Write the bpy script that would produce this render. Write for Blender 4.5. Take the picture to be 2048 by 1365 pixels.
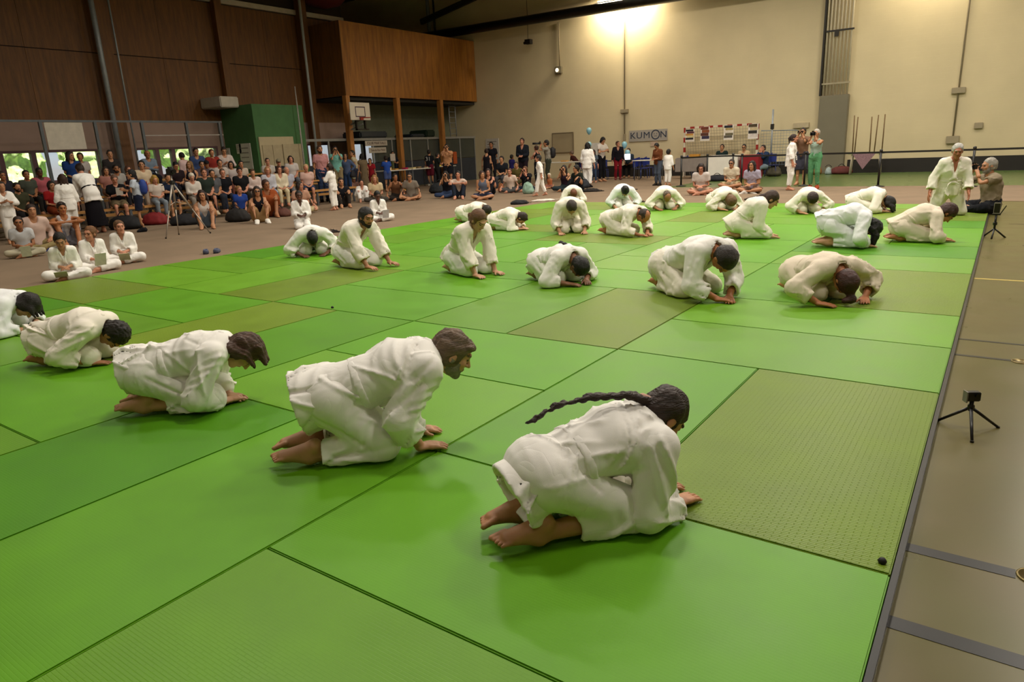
import bpy, bmesh, math, random
import numpy as np
from mathutils import Vector, Matrix

# ---------------------------------------------------------------- camera
scene = bpy.context.scene
for o in list(bpy.data.objects):
    bpy.data.objects.remove(o, do_unlink=True)
C = scene.collection
IW, IH = 2048.0, 1365.0
F_PX = 1374.7                       # focal length in pixels of the 2048 px wide frame
PITCH, ROLL, YAW = 0.2716, -0.0457, 0.6192
CAM = np.array([0.1525, -0.3394, 1.429])
FLOOR = -0.04                       # hall floor; the mats are 4 cm thick, their top is z = 0

def cam_axes():
    cp, sp = math.cos(PITCH), math.sin(PITCH)
    fw = np.array([0, cp, -sp]); r = np.array([1.0, 0, 0]); u = np.array([0, sp, cp])
    r2 = math.cos(ROLL) * r + math.sin(ROLL) * u
    u2 = -math.sin(ROLL) * r + math.cos(ROLL) * u
    cy, sy = math.cos(YAW), math.sin(YAW)
    Z = np.array([[cy, -sy, 0], [sy, cy, 0], [0, 0, 1]])
    return Z @ r2, Z @ u2, Z @ fw
AX_R, AX_U, AX_F = cam_axes()
def ray(x, y):
    return AX_R * (x - IW / 2) / F_PX - AX_U * (y - IH / 2) / F_PX + AX_F
def at_z(x, y, z=FLOOR):
    d = ray(x, y); return CAM + d * ((z - CAM[2]) / d[2])
def at_x(x, y, X):
    d = ray(x, y); return CAM + d * ((X - CAM[0]) / d[0])
def at_y(x, y, Y):
    d = ray(x, y); return CAM + d * ((Y - CAM[1]) / d[1])

cd = bpy.data.cameras.new('camera')
cam = bpy.data.objects.new('camera', cd); C.objects.link(cam)
cd.sensor_fit = 'HORIZONTAL'; cd.sensor_width = 36.0; cd.lens = 36.0 * F_PX / IW
cd.clip_start = 0.05; cd.clip_end = 400
M = Matrix.Identity(4)
for i in range(3):
    M[i][0], M[i][1], M[i][2], M[i][3] = AX_R[i], AX_U[i], -AX_F[i], CAM[i]
cam.matrix_world = M
scene.camera = cam

# ---------------------------------------------------------------- world and exposure
scene.view_settings.view_transform = 'Standard'
scene.view_settings.look = 'None'
scene.view_settings.gamma = 1.0
scene.view_settings.use_curve_mapping = False
scene.view_settings.exposure = 0.22
W = bpy.data.worlds.new('sky'); scene.world = W; W.use_nodes = True
wn = W.node_tree.nodes; wl = W.node_tree.links
bgn = wn['Background']
sky = wn.new('ShaderNodeTexSky'); sky.sky_type = 'HOSEK_WILKIE'; sky.turbidity = 4.0
sky.sun_direction = Vector((-0.5, -0.3, 0.8)).normalized()
wl.new(sky.outputs['Color'], bgn.inputs['Color']); bgn.inputs['Strength'].default_value = 3.0
def area_light(name, loc, size, energy, col, rot=(0, 0, 0)):
    l = bpy.data.lights.new(name, 'AREA'); l.shape = 'RECTANGLE'; l.size, l.size_y = size
    l.energy = energy; l.color = col
    o = bpy.data.objects.new(name, l); C.objects.link(o); o.location = loc; o.rotation_euler = rot
    return o
# ---------------------------------------------------------------- materials (all procedural)
MATS = {}
def srgb(c):
    if isinstance(c, str):
        c = [int(c[i:i + 2], 16) / 255 for i in (0, 2, 4)]
    return tuple((v / 12.92 if v <= 0.04045 else ((v + 0.055) / 1.055) ** 2.4) for v in c)
def mat(key, col, rough=0.7, var=0.08, scale=6.0, bump=0.0, bscale=40.0, metal=0.0, spec=0.5, emit=0.0, alpha=1.0, stretch=None, sss=0.0, coat=0.0, trans=0.0):
    k = (key, str(col), rough, var, scale, bump, bscale, metal, emit, alpha)
    if k in MATS: return MATS[k]
    m = bpy.data.materials.new(key); m.use_nodes = True
    nt = m.node_tree; n = nt.nodes; l = nt.links
    b = n['Principled BSDF']
    c = srgb(col)
    b.inputs['Roughness'].default_value = rough
    b.inputs['Metallic'].default_value = metal
    b.inputs['Specular IOR Level'].default_value = spec
    b.inputs['Alpha'].default_value = alpha
    if trans: b.inputs['Transmission Weight'].default_value = trans
    if sss:
        b.inputs['Subsurface Weight'].default_value = sss
        b.inputs['Subsurface Radius'].default_value = (0.012, 0.005, 0.003)
    if coat: b.inputs['Coat Weight'].default_value = coat
    tc = n.new('ShaderNodeTexCoord')
    src = tc.outputs['Object']
    if stretch:
        mp = n.new('ShaderNodeMapping'); mp.inputs['Scale'].default_value = stretch
        l.new(src, mp.inputs['Vector']); src = mp.outputs['Vector']
    if var:
        t = n.new('ShaderNodeTexNoise'); t.inputs['Scale'].default_value = scale; t.inputs['Detail'].default_value = 4
        l.new(src, t.inputs['Vector'])
        r = n.new('ShaderNodeValToRGB')
        r.color_ramp.elements[0].position = 0.3; r.color_ramp.elements[1].position = 0.7
        r.color_ramp.elements[0].color = (*[max(0, v * (1 - var)) for v in c], 1)
        r.color_ramp.elements[1].color = (*[min(1, v * (1 + var)) for v in c], 1)
        l.new(t.outputs['Fac'], r.inputs['Fac']); l.new(r.outputs['Color'], b.inputs['Base Color'])
        if emit: l.new(r.outputs['Color'], b.inputs['Emission Color'])
    else:
        b.inputs['Base Color'].default_value = (*c, 1)
        if emit: b.inputs['Emission Color'].default_value = (*c, 1)
    if emit: b.inputs['Emission Strength'].default_value = emit
    if bump:
        t2 = n.new('ShaderNodeTexNoise'); t2.inputs['Scale'].default_value = bscale; t2.inputs['Detail'].default_value = 3
        l.new(src, t2.inputs['Vector'])
        bp = n.new('ShaderNodeBump'); bp.inputs['Strength'].default_value = bump; bp.inputs['Distance'].default_value = 0.02
        l.new(t2.outputs['Fac'], bp.inputs['Height']); l.new(bp.outputs['Normal'], b.inputs['Normal'])
    m.diffuse_color = (*c, 1)
    MATS[k] = m
    return m
def skin(col): return mat('skin', col, 0.55, 0.10, 9, 0.05, 60, sss=0.0)
def cloth(col, var=0.06, scale=5): return mat('cloth', col, 0.92, var, scale, 0.05, 160, spec=0.2)
def gicloth(col='f2eee8'):
    m = mat('gi_cotton', col, 0.95, 0.03, 7, 0.05, 300, spec=0.15)
    n = m.node_tree.nodes; l = m.node_tree.links
    if 'crease' in n: return m
    tc = n.new('ShaderNodeTexCoord'); oi = n.new('ShaderNodeObjectInfo'); ad = n.new('ShaderNodeVectorMath'); l.new(tc.outputs['Object'], ad.inputs[0]); l.new(oi.outputs['Location'], ad.inputs[1])
    t = n.new('ShaderNodeTexNoise'); t.name = 'crease'; t.inputs['Scale'].default_value = 4.0; t.inputs['Detail'].default_value = 1.5; t.inputs['Distortion'].default_value = 1.4
    l.new(ad.outputs[0], t.inputs['Vector'])
    a = n.new('ShaderNodeMath'); a.operation = 'SUBTRACT'; a.inputs[1].default_value = .5; l.new(t.outputs['Fac'], a.inputs[0])
    b = n.new('ShaderNodeMath'); b.operation = 'ABSOLUTE'; l.new(a.outputs[0], b.inputs[0])
    p = n.new('ShaderNodeMath'); p.operation = 'POWER'; p.inputs[1].default_value = .6; l.new(b.outputs[0], p.inputs[0])
    bp = n.new('ShaderNodeBump'); bp.inputs['Strength'].default_value = .10; bp.inputs['Distance'].default_value = .05; l.new(p.outputs[0], bp.inputs['Height'])
    old = [x for x in n if x.type == 'BUMP' and x != bp][0]; l.new(old.outputs['Normal'], bp.inputs['Normal']); l.new(bp.outputs['Normal'], n['Principled BSDF'].inputs['Normal'])
    return m
def hairm(col): return mat('hair', col, 0.5, 0.35, 18, 0.5, 55, spec=0.4, stretch=(1, 1, 4))

def link_tag(o, parent=None, label=None, cat=None, group=None, kind=None):
    if o.name not in C.objects: C.objects.link(o)
    if parent is not None: o.parent = parent
    if label: o['label'] = label
    if cat: o['category'] = cat
    if group: o['group'] = group
    if kind: o['kind'] = kind
    return o
def fill_mesh(me, verts, faces, smooth=True, midx=None):
    v = np.asarray(verts, np.float32); f = np.asarray(faces, np.int32)
    nf, k = f.shape
    me.vertices.add(len(v)); me.vertices.foreach_set('co', v.ravel())
    me.loops.add(nf * k); me.loops.foreach_set('vertex_index', f.ravel())
    me.polygons.add(nf); me.polygons.foreach_set('loop_start', np.arange(0, nf * k, k, dtype=np.int32))
    if midx is not None: me.polygons.foreach_set('material_index', np.asarray(midx, np.int32))
    me.polygons.foreach_set('use_smooth', np.full(nf, smooth, bool))
    me.update(calc_edges=True)
def mesh_obj(name, verts, faces, mats, parent=None, smooth=True, midx=None, **kw):
    me = bpy.data.meshes.new(name)
    for m in (mats if isinstance(mats, (list, tuple)) else [mats]): me.materials.append(m)
    if verts is not None: fill_mesh(me, verts, faces, smooth, midx)
    return link_tag(bpy.data.objects.new(name, me), parent, **kw)
# surfaces of people are computed and filled in at the end
PENDING = []
def resolve():
    for job, o, s in PENDING:
        r = job(); v, f = r[0], r[1]
        if len(f) == 0: bpy.data.objects.remove(o, do_unlink=True); continue
        fill_mesh(o.data, v * s, f, True, r[2] if len(r) > 2 else None)
    PENDING.clear()
# ---------------------------------------------------------------- signed-distance modelling: smooth unions of tapered limbs -> one closed mesh
def V(*a): return np.array(a if len(a) > 1 else a[0], np.float32)
def unit(v): v = np.asarray(v, np.float32); return v / max(1e-9, float(np.linalg.norm(v)))
def capf(a, b, ra, rb, lat=None, ls=1.0, fold=None):
    a = V(a); b = V(b); ba = b - a; L2 = max(1e-9, float(ba @ ba)); L = math.sqrt(L2)
    if lat is not None: lat = unit(lat)
    e1 = unit(np.cross(ba, [0.31, 0.77, 0.55])); e2 = unit(np.cross(ba, e1))
    if fold:
        rg = random.Random(int(fold[2] * 1000)); A_ = fold[0]; RD = []
        for _ in range(11):
            c_ = rg.random()
            RD.append((rg.uniform(-3.1, 3.1), rg.uniform(-2.2, 2.2), c_ - rg.uniform(.25, .6), c_ + rg.uniform(.25, .6), rg.uniform(.007, .019), A_ * rg.uniform(.7, 1.6) * (1 if rg.random() < .6 else -1)))
    def f(P):
        w = P - a
        t = np.clip(w @ ba / L2, 0, 1)
        w = w - t[:, None] * ba
        if lat is not None:
            wl_ = w @ lat
            w = w - (wl_ * (1 - 1 / ls))[:, None] * lat
        d = np.sqrt(np.einsum('ij,ij->i', w, w))
        r = ra + (rb - ra) * t
        if fold:
            amp, wlen, ph = fold
            dn = 1 / (d + 1e-4)
            c1 = (w @ e1) * dn; c2 = (w @ e2) * dn
            s = (P - a) @ (ba / L)
            th = np.arctan2(c2, c1); tn = s / max(L, .05)
            for (p0, tw, s0, s1, wd, dp) in RD:
                da = th - p0 - tw * (tn - .5)
                da = (da + 3.14159) % 6.28318 - 3.14159
                q = (da * d / wd) ** 2 + (np.clip(np.maximum(s0 - tn, tn - s1), 0, 1) * L / (wd * 1.6)) ** 2
                r = r + dp * np.exp(-q)
            x = 3.1416 * s / wlen * (1.0 + .35 * math.sin(ph)) + 2.4 * c1 + 1.7 * c2 * c1 + ph
            md = np.clip(np.sin(2.2 * c1 + 9 * s + 1.7 * ph + 1.5 * c2), 0, 1)
            r = r + amp * .55 * md * (.6 - 1.6 * np.abs(np.sin(x)))
        return d - r
    m = max(ra, rb) * max(1, ls) + (fold[0] * 2 if fold else 0)
    return f, np.minimum(a, b) - m, np.maximum(a, b) + m
def ellf(c, axes, rad):
    c = V(c); A = np.stack([unit(x) for x in axes]).astype(np.float32); rad = V(rad)
    def f(P):
        q = (P - c) @ A.T
        k0 = np.sqrt(((q / rad) ** 2).sum(1)); k1 = np.sqrt(((q / rad ** 2) ** 2).sum(1))
        return k0 * (k0 - 1) / (k1 + 1e-6)
    m = float(rad.max())
    return f, c - m, c + m
def slabf(c, n, h):
    c = V(c); n = unit(n)
    return (lambda P: np.abs((P - c) @ n) - h), None, None
def halff(c, n):      # inside where (p-c).n < 0
    c = V(c); n = unit(n)
    return (lambda P: (P - c) @ n), None, None
def noisef(P, s, ph=0.0):
    return (np.sin(P[:, 0] * s + ph + 1.7 * np.sin(P[:, 1] * s * .7 + ph)) * np.sin(P[:, 1] * s * 1.1 + 2 * ph + 1.3 * np.sin(P[:, 2] * s * .8)) * np.sin(P[:, 2] * s * .9 + ph * 3 + 1.1 * np.sin(P[:, 0] * s * 1.2)))
class Sdf:
    def __init__(s): s.ops = []; s.lo = None; s.hi = None; s.disp = None
    def add(s, prim, k=0.02, mode='u'):
        f, lo, hi = prim
        s.ops.append((mode, f, k))
        if mode == 'u':
            s.lo = lo if s.lo is None else np.minimum(s.lo, lo); s.hi = hi if s.hi is None else np.maximum(s.hi, hi)
        return s
    def sub(s, prim, k=0.006): return s.add(prim, k, 's')
    def cut(s, prim, k=0.004): return s.add(prim, k, 'i')
    def copy(s):
        o = Sdf(); o.ops = list(s.ops); o.lo, o.hi, o.disp = s.lo, s.hi, s.disp; return o
    @staticmethod
    def comb(F, D, mode, k):
        if mode == 'u':
            h = np.maximum(k - np.abs(F - D), 0) / k; return np.minimum(F, D) - h * h * k * .25
        if mode == 's': D = -D
        h = np.maximum(k - np.abs(F - D), 0) / k; return np.maximum(F, D) + h * h * k * .25
    def eval(s, P):
        F = np.full(len(P), 1.0, np.float32)
        for mode, f, k in s.ops: F = s.comb(F, f(P), mode, k)
        if s.disp: F = F + s.disp(P)
        return F
    def mesh(s, h, clip=None):
        lo, hi = s.lo - 2.5 * h, s.hi + 2.5 * h
        if clip: lo = np.maximum(lo, V(clip[0])); hi = np.minimum(hi, V(clip[1]))
        B = 4
        n = (np.ceil((hi - lo) / (h * B)).astype(int) + 1)
        g = np.stack(np.meshgrid(*[np.arange(k) for k in n], indexing='ij'), -1).reshape(-1, 3)
        ctr = (lo + (g + 0.5) * (h * B) - 0.5 * h).astype(np.float32)
        Fc = s.eval(ctr)
        R = h * B * 0.87
        act = np.nonzero(np.abs(Fc) < R * 1.25 + 0.012)[0]
        off = np.stack(np.meshgrid(*[np.arange(B)] * 3, indexing='ij'), -1).reshape(-1, 3)
        P = (lo + (g[act][:, None, :] * B + off[None]) * h).astype(np.float32)
        F = np.full((len(act), B ** 3), 1.0, np.float32); fc = Fc[act]; cc = ctr[act]
        for mode, f, k in s.ops:
            dc = f(cc)
            if mode == 'u': need = dc < fc + 2.6 * R + k + 0.03
            elif mode == 's': need = dc < 1.6 * R + k + 0.02
            else: need = dc > -(1.6 * R + k + 0.02)
            j = np.nonzero(need)[0]
            if len(j) == 0: continue
            D = f(P[j].reshape(-1, 3)).reshape(len(j), -1)
            F[j] = s.comb(F[j], D, mode, k)
        if s.disp: F = F + s.disp(P.reshape(-1, 3)).reshape(F.shape)
        full = np.repeat(Fc, B ** 3).reshape(-1, B ** 3)
        full[act] = F
        G = full.reshape(*n, B, B, B).transpose(0, 3, 1, 4, 2, 5).reshape(n[0] * B, n[1] * B, n[2] * B)
        return nets(G, h, lo)
def nets(F, h, lo):
    I = F < 0
    nx, ny, nz = F.shape
    c = np.zeros((nx - 1, ny - 1, nz - 1), np.uint8)
    for a in (0, 1):
        for b in (0, 1):
            for d in (0, 1): c += I[a:nx - 1 + a, b:ny - 1 + b, d:nz - 1 + d]
    ids = np.stack(np.nonzero((c > 0) & (c < 8)), 1)
    if len(ids) == 0: return np.zeros((0, 3), np.float32), np.zeros((0, 4), np.int32)
    idx = np.full(c.shape, -1, np.int32); idx[ids[:, 0], ids[:, 1], ids[:, 2]] = np.arange(len(ids))
    pos = np.zeros((len(ids), 3), np.float32); cnt = np.zeros(len(ids), np.float32)
    val = {}
    for a in (0, 1):
        for b in (0, 1):
            for d in (0, 1): val[a, b, d] = F[ids[:, 0] + a, ids[:, 1] + b, ids[:, 2] + d]
    for ax in range(3):
        for u in (0, 1):
            for v in (0, 1):
                o0 = [u, v]; o0.insert(ax, 0); o1 = [u, v]; o1.insert(ax, 1)
                fa, fb = val[tuple(o0)], val[tuple(o1)]
                m = (fa < 0) != (fb < 0)
                t = fa[m] / (fa[m] - fb[m])
                p = np.tile(np.array(o0, np.float32), (m.sum(), 1)); p[:, ax] = t
                pos[m] += p; cnt[m] += 1
    verts = lo + h * (ids + pos / cnt[:, None])
    quads = []
    for ax in range(3):
        s0 = [slice(None)] * 3; s1 = [slice(None)] * 3
        s0[ax] = slice(0, -1); s1[ax] = slice(1, None)
        A = I[tuple(s0)]; Bq = I[tuple(s1)]
        e = np.stack(np.nonzero(A != Bq), 1)
        b1, b2 = (ax + 1) % 3, (ax + 2) % 3
        e = e[(e[:, b1] > 0) & (e[:, b2] > 0) & (e[:, b1] < c.shape[b1]) & (e[:, b2] < c.shape[b2])]
        q = []
        for du, dv in ((1, 1), (0, 1), (0, 0), (1, 0)):
            t = e.copy(); t[:, b1] -= du; t[:, b2] -= dv
            q.append(idx[t[:, 0], t[:, 1], t[:, 2]])
        q = np.stack(q, 1)
        fl = ~A[e[:, 0], e[:, 1], e[:, 2]]
        q[fl] = q[fl][:, ::-1]
        quads.append(q)
    q = np.concatenate(quads)
    return verts.astype(np.float32), q[(q >= 0).all(1)]
def join(parts):
    vs, fs, o = [], [], 0
    for v, f in parts:
        vs.append(v); fs.append(f + o); o += len(v)
    return np.concatenate(vs), np.concatenate(fs)
# ---------------------------------------------------------------- people: a posed skeleton, a body of joined overlapping meshes, hair and clothes around it
LOD = {0: dict(cl=.0095, hd=.0058, hn=.0045, ft=.0058, hr=.0065, bd=.034),
       1: dict(cl=.0190, hd=.0100, hn=.0075, ft=.0105, hr=.0135, bd=.060),
       2: dict(cl=.035, hd=.0185, hn=.0125, ft=.021, hr=.023, bd=.065)}
Y = V(0., 1., 0.)
def rad(a): return math.radians(a)
def dv(a): return V(math.cos(rad(a)), 0., math.sin(rad(a)))
def nv(a): return V(math.sin(rad(a)), 0., -math.cos(rad(a)))
def lerp(a, b, t): return V(a) + (V(b) - V(a)) * t
def ik(a, t, l1, l2, pole):
    a = V(a); t = V(t); d = float(np.linalg.norm(t - a)); u = unit(t - a)
    if d > (l1 + l2) * .995: d = (l1 + l2) * .995; t = a + u * d
    x = (l1 * l1 - l2 * l2 + d * d) / (2 * d); h = math.sqrt(max(0, l1 * l1 - x * x))
    p = V(pole); p = unit(p - u * float(p @ u))
    return a + u * x + p * h, t
WALL = [.012, True]
def tube(a, b, ra, rb, lat=None, ls=1.0, fold=None, hollow=0.0, wall=0.012):
    """a sleeve, trouser leg or skirt: tapered, cut flat at b, its mouth hollowed out"""
    a = V(a); b = V(b); d = unit(b - a); L = float(np.linalg.norm(b - a))
    wall = max(wall, WALL[0])
    if not WALL[1]: hollow = 0
    f0, lo, hi = capf(a, b + d * rb * 0.6, ra, rb + (rb - ra) * 0.6 * rb / max(L, .01), lat, ls, fold)
    def f(P):
        e = f0(P); q_ = (P - b) @ d
        D = np.maximum(e, q_)
        if hollow: D = np.maximum(D, -np.maximum(e + wall, -q_ - hollow))
        return D
    return f, lo, hi
class Sk:      # skeleton
    pass
def make_spine(J, P, N, Ls=.49, bulge=None):
    P = V(P[0], 0., P[1]); N = V(N[0], 0., N[1]); d = float(np.linalg.norm(N - P)); u = unit(N - P)
    perp = V(-u[2], 0., u[0])
    h = bulge if bulge is not None else math.sqrt(max(0, (Ls / 2) ** 2 - (d / 2) ** 2)) * .92
    Mid = (P + N) / 2 + perp * h * 1.6
    bz = lambda t: (1 - t) ** 2 * P + 2 * t * (1 - t) * Mid + t * t * N
    J.P, J.waist, J.chest, J.nb = P, bz(.34), bz(.68), N
    ang = lambda t: math.degrees(math.atan2(*(2 * (1 - t) * (Mid - P) + 2 * t * (N - Mid))[[2, 0]]))
    J.a0, J.am, J.a1 = ang(.2), ang(.6), ang(.95)
def finish(J, Hc, ah, hy=0, sw=.17, hroll=0, shf=0.0):
    J.hU = dv(ah); f = nv(ah)
    J.hF = unit(f * math.cos(rad(hy)) + Y * math.sin(rad(hy))); J.hS = unit(np.cross(J.hU, J.hF))
    if hroll: J.hU = unit(J.hU * math.cos(rad(hroll)) + J.hS * math.sin(rad(hroll))); J.hS = unit(np.cross(J.hU, J.hF))
    J.Hc = V(Hc[0], Hc[2] if len(Hc) > 2 else 0., Hc[1])
    sc = J.nb - dv(J.a1) * .045 + nv(J.a1) * shf
    J.sh = [sc + Y * sw, sc - Y * sw]
def legs_bow(J, kx=.40, ky=.13, ay=.095, toes=-8):
    J.hip = [J.P + Y * .09 - V(0, 0, .02), J.P - Y * .09 - V(0, 0, .02)]
    J.kn = [V(kx, ky, .07), V(kx, -ky, .07)]
    J.an = [V(0., ay, .052), V(0., -ay, .052)]
    J.ft = [(unit((-1, -.12, -.34)), V(0, .15, 1.)), (unit((-1, .12, -.34)), V(0, -.15, 1.))]
def arms_to(J, tg, pole, hd, nr=None, ua=.285, fa=.25):
    J.el, J.wr, J.hd = [], [], []
    for i, s in ((0, 1), (1, -1)):
        t = tg[i] if isinstance(tg, list) else V(tg[0], s * tg[1], tg[2])
        pl = pole[i] if isinstance(pole, list) else V(pole[0], s * pole[1], pole[2])
        e, w = ik(J.sh[i], t, ua, fa, pl); J.el.append(e); J.wr.append(w)
        h = hd[i] if isinstance(hd, list) else hd
        if h is None: h = w - e
        else: h = V(h[0], s * h[1], h[2])
        n = V(0, 0, 1.) if nr is None else V(nr[0], s * nr[1], nr[2])
        J.hd.append((unit(h), unit(n)))
def pose_bow(P=(.06, .22), N=(.55, .36), H=(.66, .30), ah=10, hands=(.62, .10), kx=.40, pole=(-.4, 1., -.5), hy=0, hin=.35, hroll=0, elz=None, ky=.13, hz=.025, shf=0.02):
    J = Sk(); make_spine(J, P, N); finish(J, H, ah, hy, hroll=hroll, shf=shf); legs_bow(J, kx, ky)
    arms_to(J, V(hands[0], hands[1], hz), pole, (1, -hin, -.05))
    J.kind = 'bow'; return J
def pose_stand(lean=3, head=(0., 0.), hy=0, arms='down', step=0.0, turn=0, leg_w=.10):
    J = Sk(); P = (0., .93); N = (.02 + math.sin(rad(lean)) * .49, .93 + math.cos(rad(lean)) * .49)
    make_spine(J, P, N, bulge=.012)
    ah = 90 - lean * .5 + head[1]
    finish(J, (N[0] + .025 + head[0], N[1] + .165 - abs(head[0]) * .4), ah, hy)
    J.hip = [J.P + Y * .09, J.P - Y * .09]; J.kn = []; J.an = []; J.ft = []
    for s, st in ((1, step), (-1, -step)):
        a = V(st, s * leg_w, .085 + max(0, -st) * .12); h = J.hip[0] if s > 0 else J.hip[1]
        k, a = ik(h, a, .43, .42, (1, 0, 0)); J.kn.append(k); J.an.append(a); J.ft.append((unit((1, s * .18, -.0 - max(0, -st) * .5)), V(0, 0, -1.)))
    J.kind = 'stand'; set_arms(J, arms); return J
def pose_kneel(lean=14, ah=80, hy=0, arms=None):
    J = Sk(); P = (.36, .46); N = (.36 + math.sin(rad(lean)) * .49, .46 + math.cos(rad(lean)) * .49)
    make_spine(J, P, N, bulge=.015); finish(J, (N[0] + .07, N[1] + .14), ah, hy)
    legs_bow(J, .38, .14, .10); J.kind = 'kneel'
    set_arms(J, arms or 'down'); return J
def pose_seiza(lean=4, ah=88, hy=0, arms='lap'):
    J = Sk(); P = (.06, .22); N = (.06 + math.sin(rad(lean)) * .49, .22 + math.cos(rad(lean)) * .49)
    make_spine(J, P, N, bulge=.012); finish(J, (N[0] + .03, N[1] + .16), ah, hy)
    legs_bow(J, .42, .12); J.kind = 'seiza'; set_arms(J, arms); return J
def pose_bench(lean=6, ah=86, hy=0, arms='lap', spread=.12, hroll=0, head=(0, 0)):
    J = Sk(); P = (0., .11); N = (math.sin(rad(lean)) * .49, .11 + math.cos(rad(lean)) * .49)   # z = 0 is the seat
    make_spine(J, P, N, bulge=.02); finish(J, (N[0] + .03 + head[0], N[1] + .16 + head[1]), ah, hy, hroll=hroll)
    J.hip = [J.P + Y * .09, J.P - Y * .09]
    J.kn = [V(.42, spread, .07), V(.42, -spread, .07)]
    J.an = [V(.40, spread * .9, -.335), V(.40, -spread * .9, -.335)]
    J.ft = [(unit((1, .15, 0)), V(0, 0, -1.)), (unit((1, -.15, 0)), V(0, 0, -1.))]
    J.kind = 'bench'; set_arms(J, arms); return J
def pose_cross(lean=10, ah=84, hy=0, arms='lap', hroll=0):
    J = Sk(); P = (0., .12); N = (math.sin(rad(lean)) * .49, .12 + math.cos(rad(lean)) * .49)
    make_spine(J, P, N, bulge=.035); finish(J, (N[0] + .04, N[1] + .15), ah, hy, hroll=hroll)
    J.hip = [J.P + Y * .09 - V(0, 0, .02), J.P - Y * .09 - V(0, 0, .02)]
    J.kn = [V(.27, .32, .12), V(.27, -.32, .12)]
    J.an = [V(.36, -.08, .055), V(.27, .08, .06)]
    J.ft = [(unit((.35, -1, -.1)), V(-.2, .1, -1.)), (unit((.35, 1, -.1)), V(-.2, -.1, -1.))]
    J.kind = 'cross'; set_arms(J, arms); return J
def pose_knees(lean=14, ah=82, hy=0, arms='hug', spread=.10, hroll=0):
    J = Sk(); P = (0., .12); N = (math.sin(rad(lean)) * .49, .12 + math.cos(rad(lean)) * .49)
    make_spine(J, P, N, bulge=.04); finish(J, (N[0] + .03, N[1] + .16), ah, hy, hroll=hroll)
    J.hip = [J.P + Y * .09 - V(0, 0, .02), J.P - Y * .09 - V(0, 0, .02)]
    J.an = [V(.45, spread * 1.2, .075), V(.45, -spread * 1.2, .075)]; J.kn = []
    for i, s in ((0, 1), (1, -1)): J.kn.append(ik(J.hip[i], J.an[i], .43, .42, (.2, s * .2, 1))[0])
    J.ft = [(unit((1, .15, -.05)), V(0, 0, -1.)), (unit((1, -.15, -.05)), V(0, 0, -1.))]
    J.kind = 'knees'; set_arms(J, arms); return J
def set_arms(J, a):
    n = nv(J.am); up = dv(J.am)
    if a == 'down': arms_to(J, [J.sh[i] + V(.05, s * .09, -.52) for i, s in ((0, 1), (1, -1))], (-1, .3, 0), None, (0, 1, .2))
    elif a == 'back': arms_to(J, [J.sh[i] + V(-.10, s * .13, -.50) for i, s in ((0, 1), (1, -1))], (-1, .5, 0), None, (0, 1, .2))
    elif a == 'lap': arms_to(J, [lerp(J.hip[i], J.kn[i], .62) + V(0, -s * .03, .10) for i, s in ((0, 1), (1, -1))], (-.9, .55, -.4), (1, -.45, -.25))
    elif a == 'join': arms_to(J, [J.P + V(.27, s * .035, .13) for s in (1, -1)], (-.7, .7, -.4), (1, -.7, -.2))
    elif a == 'hold': arms_to(J, [J.chest + n * .27 + V(0, s * .06, -.06) for s in (1, -1)], (-.3, 1, -.9), (1, -.5, .35), (.2, .8, .4))
    elif a == 'phone': arms_to(J, [J.Hc + J.hF * .21 + V(0, s * .055, -.07) for s in (1, -1)], (.3, .40, -1), (.35, -.5, 1), (-.2, .8, .3))
    elif a == 'photo1': arms_to(J, [J.Hc + J.hF * .21 + V(0, .03, -.07), J.sh[1] + V(.05, -.09, -.5)], (.2, .8, -1), None)
    elif a == 'hug': arms_to(J, [lerp(J.kn[0], J.an[0], .3) + V(.09, -.02, .0), lerp(J.kn[1], J.an[1], .3) + V(.09, .02, .0)], (.1, 1, -.4), (.3, -1, -.1), (1, 0, .1))
    elif a == 'fold': arms_to(J, [J.kn[i] + V(.02, -s * .12, .055) for i, s in ((0, 1), (1, -1))], (0, 1, .1), (.15, -1, 0))
    elif a == 'knee': arms_to(J, [J.kn[i] + V(.02, 0, .055) for i in (0, 1)], (-.7, .45, -1), (1, -.1, -.6))
    elif a == 'prop': arms_to(J, [V(-.20, .24, .04), V(-.20, -.24, .04)], (-1, .3, .3), (-.6, 1, -.1))
    elif a == 'clap': arms_to(J, [J.chest + n * .24 + V(0, s * .02, .05) for s in (1, -1)], (-.2, 1, -.8), (.6, -.2, 1), (0, 1, 0))
    elif a == 'face': arms_to(J, [J.Hc + J.hF * .13 + V(0, s * .02, -.12) for s in (1, -1)], (.2, .9, -1), (.1, -.2, 1), (1, 0, 0))
    elif a == 'hip': arms_to(J, [J.P + V(.02, s * .17, .06) for s in (1, -1)], (-.5, 1, 0), (.5, -.8, -.2))
    elif a == 'reach': arms_to(J, [J.chest + n * .42 + V(0, s * .08, -.22) for s in (1, -1)], (-.1, .8, -1), None)
    elif a == 'cross': arms_to(J, [J.chest + n * .17 + V(0, -s * .08, -.08) for s in (1, -1)], (0, 1, -.5), (.1, -1, .1), (1, 0, 0))
    else: a(J)
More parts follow.
